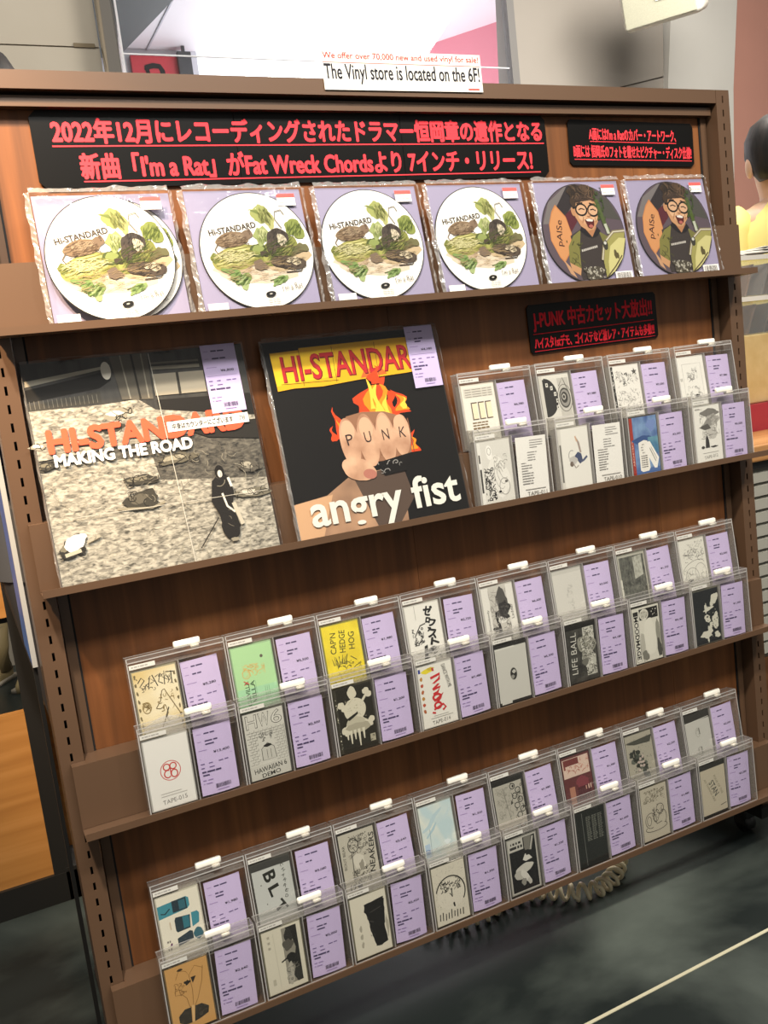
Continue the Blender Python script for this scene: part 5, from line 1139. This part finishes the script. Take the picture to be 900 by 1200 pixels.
# ================================================================== SURROUNDINGS
def build_surroundings():
    # shelf unit at the left
    t = thing('shelf_unit', 'wooden shelf unit with black frame behind the rack at left', 'shelf', (-0.95, 0.73, 0))
    OAK = wood('oak_panel', '#8f602f', '#a0703a', '#ae7d47', 0.45, (2.0, 40, 40))
    m = MB(); m.box((0.03, 0.0, 0.655), (0.949, 0.02, 1.10), OAK); m.build('upper_panel', t)
    m = MB(); m.box((0.03, 0.0, 0.065), (0.915, 0.02, 0.445), OAK); m.build('lower_panel', t)
    m = MB(); m.box((0.955, 0.10, 0.075), (0.975, 0.85, 0.42), OAK); m.build('side_panel', t)
    m = MB(); m.box((0.02, 0.02, 0.64), (0.985, 0.9, 0.655), BLACKM); m.build('shelf_board', t)
    for x, y in ((0.915, -0.008), (0.0, -0.008), (0.955, 0.86), (0.0, 0.86)):
        m = MB(); m.box((x, y, 0), (x+0.035, y+0.03, 1.1), BLACKM); m.build('post', t)
    m = MB(); m.box((0, -0.01, 0), (0.965, 0.03, 0.066), BLACKM); m.box((0.94, -0.01, 0), (0.985, 0.9, 0.075), BLACKM); m.build('base_frame', t)
    # blue board at the side of the rack
    t = thing('poster_board', 'narrow blue poster board with white edge behind the left upright', 'board', (-0.0225, 0.0, 0.0))
    m = MB(); m.box((-0.004, 0.075, 0.70), (0.002, 0.23, 1.15), noisy('poster_blue', '#1d4f9c', '#2f6cc0', (30, 30, 10), .4)); m.build('blue_sheet', t)
    m = MB(); m.box((-0.004, 0.066, 0.70), (0.003, 0.075, 1.15), plain('#a9aaa8', .4)); m.box((-0.004, 0.075, 0.075), (0.002, 0.085, 0.70), BLACKM); m.build('white_edge', t)
    # table at the right with bins
    t = thing('display_table', 'wooden topped table with grey slatted front right of the rack', 'table', (1.50, 0.20, 0))
    m = MB(); m.bbox((0, 0, 0.762), (1.6, 0.56, 0.80), wood('table_wood', '#b07a45', '#c18b54', '#cf9a64', 0.35, (2, 40, 40)), 0.004); m.build('table_top', t)
    m = MB(); m.box((0.02, 0.012, 0.745), (1.58, 0.54, 0.762), BLACKM); m.build('under_frame', t)
    m = MB(); SL = plain('#aaa89c', 0.45)
    for k in range(14):
        z = 0.29+k*0.032
        m.loft([[(0.04, 0.03, z), (0.04, 0.018, z+.004), (0.04, 0.022, z+.026), (0.04, 0.03, z+.031)], [(1.56, 0.03, z), (1.56, 0.018, z+.004), (1.56, 0.022, z+.026), (1.56, 0.03, z+.031)]], SL)
    m.box((0.04, 0.03, 0.28), (1.56, 0.05, 0.745), plain('#77756c', .5)); m.build('slatted_front', t)
    m = MB(); m.box((0.03, 0.02, 0.05), (1.57, 0.52, 0.28), wood('plinth_wood', '#5c3a22', '#6e482c', '#7c5436', 0.5, (2, 40, 40))); m.build('plinth', t)
    m = MB(); m.box((0.06, 0.05, 0), (1.54, 0.50, 0.05), BLACKM); m.build('kick_board', t)
    for nm, a, b, c, lb in (('book', (1.72, 0.44, 0.80), (2.02, 0.70, 0.872), '#a83240', 'thick red book lying on the table under the cardboard box'), ('book', (2.035, 0.43, 0.80), (2.34, 0.70, 0.872), '#2a2a2e', 'thick black book lying on the table beside the red book')):
        t = thing(nm, lb, 'book', ((a[0]+b[0])/2, (a[1]+b[1])/2, a[2])); w2, d2, h2 = (b[0]-a[0])/2, (b[1]-a[1])/2, b[2]-a[2]
        m = MB(); m.box((-w2+.004, -d2+.004, .004), (w2-.004, d2-.004, h2-.004), WHITEP); m.build('pages', t)
        m = MB(); m.box((-w2, -d2, 0), (w2, d2, .004), plain(c, .4)); m.box((-w2, -d2, h2-.004), (w2, d2, h2), plain(c, .4)); m.box((-w2, -d2, .004), (w2, -d2+.004, h2-.004), plain(c, .4)); m.build('cover', t)
    m = MB(); m.bbox((1.72, 0.46, 0.8725), (2.36, 0.72, 1.055), noisy('cardboard', '#cdb277', '#d8c088', (20, 20, 20), .7), 0.004)
    t = tag(m.build('cardboard_box'), 'pale cardboard box beneath the clear plastic bins', 'box')
    CB = clear('bin_plastic', (0.93, 0.94, 0.93, 1), 1, 0.08, 0.10)
    for k, (z0, z1, lb) in enumerate(((1.0555, 1.155, 'lower clear plastic record bin on the cardboard box'), (1.1555, 1.262, 'upper clear plastic record bin with papers on top'))):
        t = thing('plastic_bin', lb, 'bin', (1.74, 0.465, z0))
        m = MB(); W, D, H = 0.60, 0.25, z1-z0
        m.box((0, 0, 0), (W, 0.003, H), CB); m.box((0, D-.003, 0), (W, D, H), CB); m.box((0, .003, 0), (.003, D-.003, H), CB); m.box((W-.003, .003, 0), (W, D-.003, H), CB); m.box((.003, .003, 0), (W-.003, D-.003, .003), CB); m.build('bin_shell', t)
        m = MB(); m.box((-.004, -.004, H-.012), (W+.004, 0, H), plain('#dedcd4', .3)); m.box((-.004, 0, H-.012), (0, D, H), plain('#dedcd4', .3)); m.build('rim', t)
        R = random.Random(k+4)
        for q in range(9):
            x = .03+q*.06; hh = H*.80; m = MB(); m.loft([[(x, .02, .004), (x+.008, .02, .004), (x+.008, D-.02, .004), (x, D-.02, .004)], [(x+.035, .02, hh), (x+.043, .02, hh), (x+.043, D-.02, hh), (x+.035, D-.02, hh)]], plain(R.choice(('#6d5a52', '#55605f', '#8a6a58', '#3f4548', '#7a7470')), .5))
            o = m.build('record_sleeve', None, False, Matrix.Translation((1.74, 0.465, z0))); tag(o, ('record sleeve standing in the upper clear bin' if k else 'record sleeve standing in the lower clear bin'), 'record', 'records in the clear bins' if k else 'records in the lower clear bin')
    R = random.Random(8)
    for q in range(7):
        m = MB(); a = R.uniform(-.5, .5); x, y, z = 1.82+q*.06, 0.58+R.uniform(-.03, .03), 1.2635+q*.005
        pts = [(x+dx*math.cos(a)-dy*math.sin(a), y+dx*math.sin(a)+dy*math.cos(a)) for dx, dy in ((-.10, -.065), (.10, -.065), (.10, .065), (-.10, .065))]
        m.loft([[(px, py, z+R.uniform(0, .001)) for px, py in pts], [(px, py, z+.003) for px, py in pts]], plain('#f0ede4', .6))
        tag(m.build('paper_sheet'), 'loose white paper lying on the upper clear bin', 'paper', 'papers on the upper clear bin')
    # counter with printer and bag, beyond the person
    t = thing('counter', 'pale checkout counter beyond the person in yellow', 'counter', (2.62, 1.75, 0), (0, 0, math.radians(-6)))
    m = MB(); m.bbox((0, 0, 0), (1.2, 0.5, 1.16), plain('#d8d4cc', .5), .01); m.build('cabinet', t)
    m = MB(); m.bbox((-.02, -.02, 1.16), (1.22, .52, 1.20), plain('#e9e6df', .35), .008); m.build('worktop', t)
    t = thing('receipt_printer', 'black receipt printer with silver strip beside the person in yellow', 'printer', (2.76, 1.85, 1.74)); m = MB(); m.bbox((0, 0, 0), (0.22, 0.18, 0.085), plain('#141416', .25), .012, 3); m.build('printer_body', t, True)
    m = MB(); m.box((.01, -.003, .045), (.21, .001, .053), plain('#c9c9cc', .25, .8)); m.build('silver_strip', t)
    t = thing('display_stand', 'white stand carrying the black receipt printer', 'stand', (2.72, 1.82, 1.20)); m = MB(); m.box((0.02, 0, 0.01), (.28, .22, .53), plain('#e3e2e6', .5)); m.build('column', t)
    m = MB(); m.box((0, -.02, 0), (.30, .24, .01), plain('#c9c8cc', .5)); m.box((0, -.02, .53), (.30, .24, .538), plain('#c9c8cc', .5)); m.build('plate', t)
    # curly cable under the rack
    path = [Vector(p) for p in ((0.58, 0.155, .0), (0.64, 0.11, .0), (0.70, 0.10, .0), (0.76, 0.125, .0), (0.82, 0.10, .0), (0.87, 0.052, .0), (0.91, 0.036, .0), (0.96, 0.048, .0), (1.01, 0.085, .0), (1.04, 0.14, .0))]
    L = [0]
    for i in range(1, len(path)): L.append(L[-1]+(path[i]-path[i-1]).length)
    pts = []; n = 700; turns = 24; tb = 0.0043; rc = 0.0140
    for i in range(n+1):
        q = L[-1]*i/n; k = 0
        while k < len(L)-2 and L[k+1] < q: k += 1
        f = (q-L[k])/(L[k+1]-L[k]); c = path[k].lerp(path[k+1], f); d = (path[min(k+1, len(path)-1)]-path[k]).normalized()
        nrm = Vector((-d.y, d.x, 0)); a = 2*PI*turns*i/n
        pts.append(c+nrm*math.cos(a)*rc+Vector((0, 0, rc+tb+math.sin(a)*rc)))
    m = MB(); m.tube(pts, tb, plain('#d3c6a6', .4), 8); o = m.build('coiled_cable', None, None, True) if False else m.build('coiled_cable', None, True)
    tag(o, 'cream coiled cable lying on the dark floor beneath the rack', 'cable')
build_surroundings()
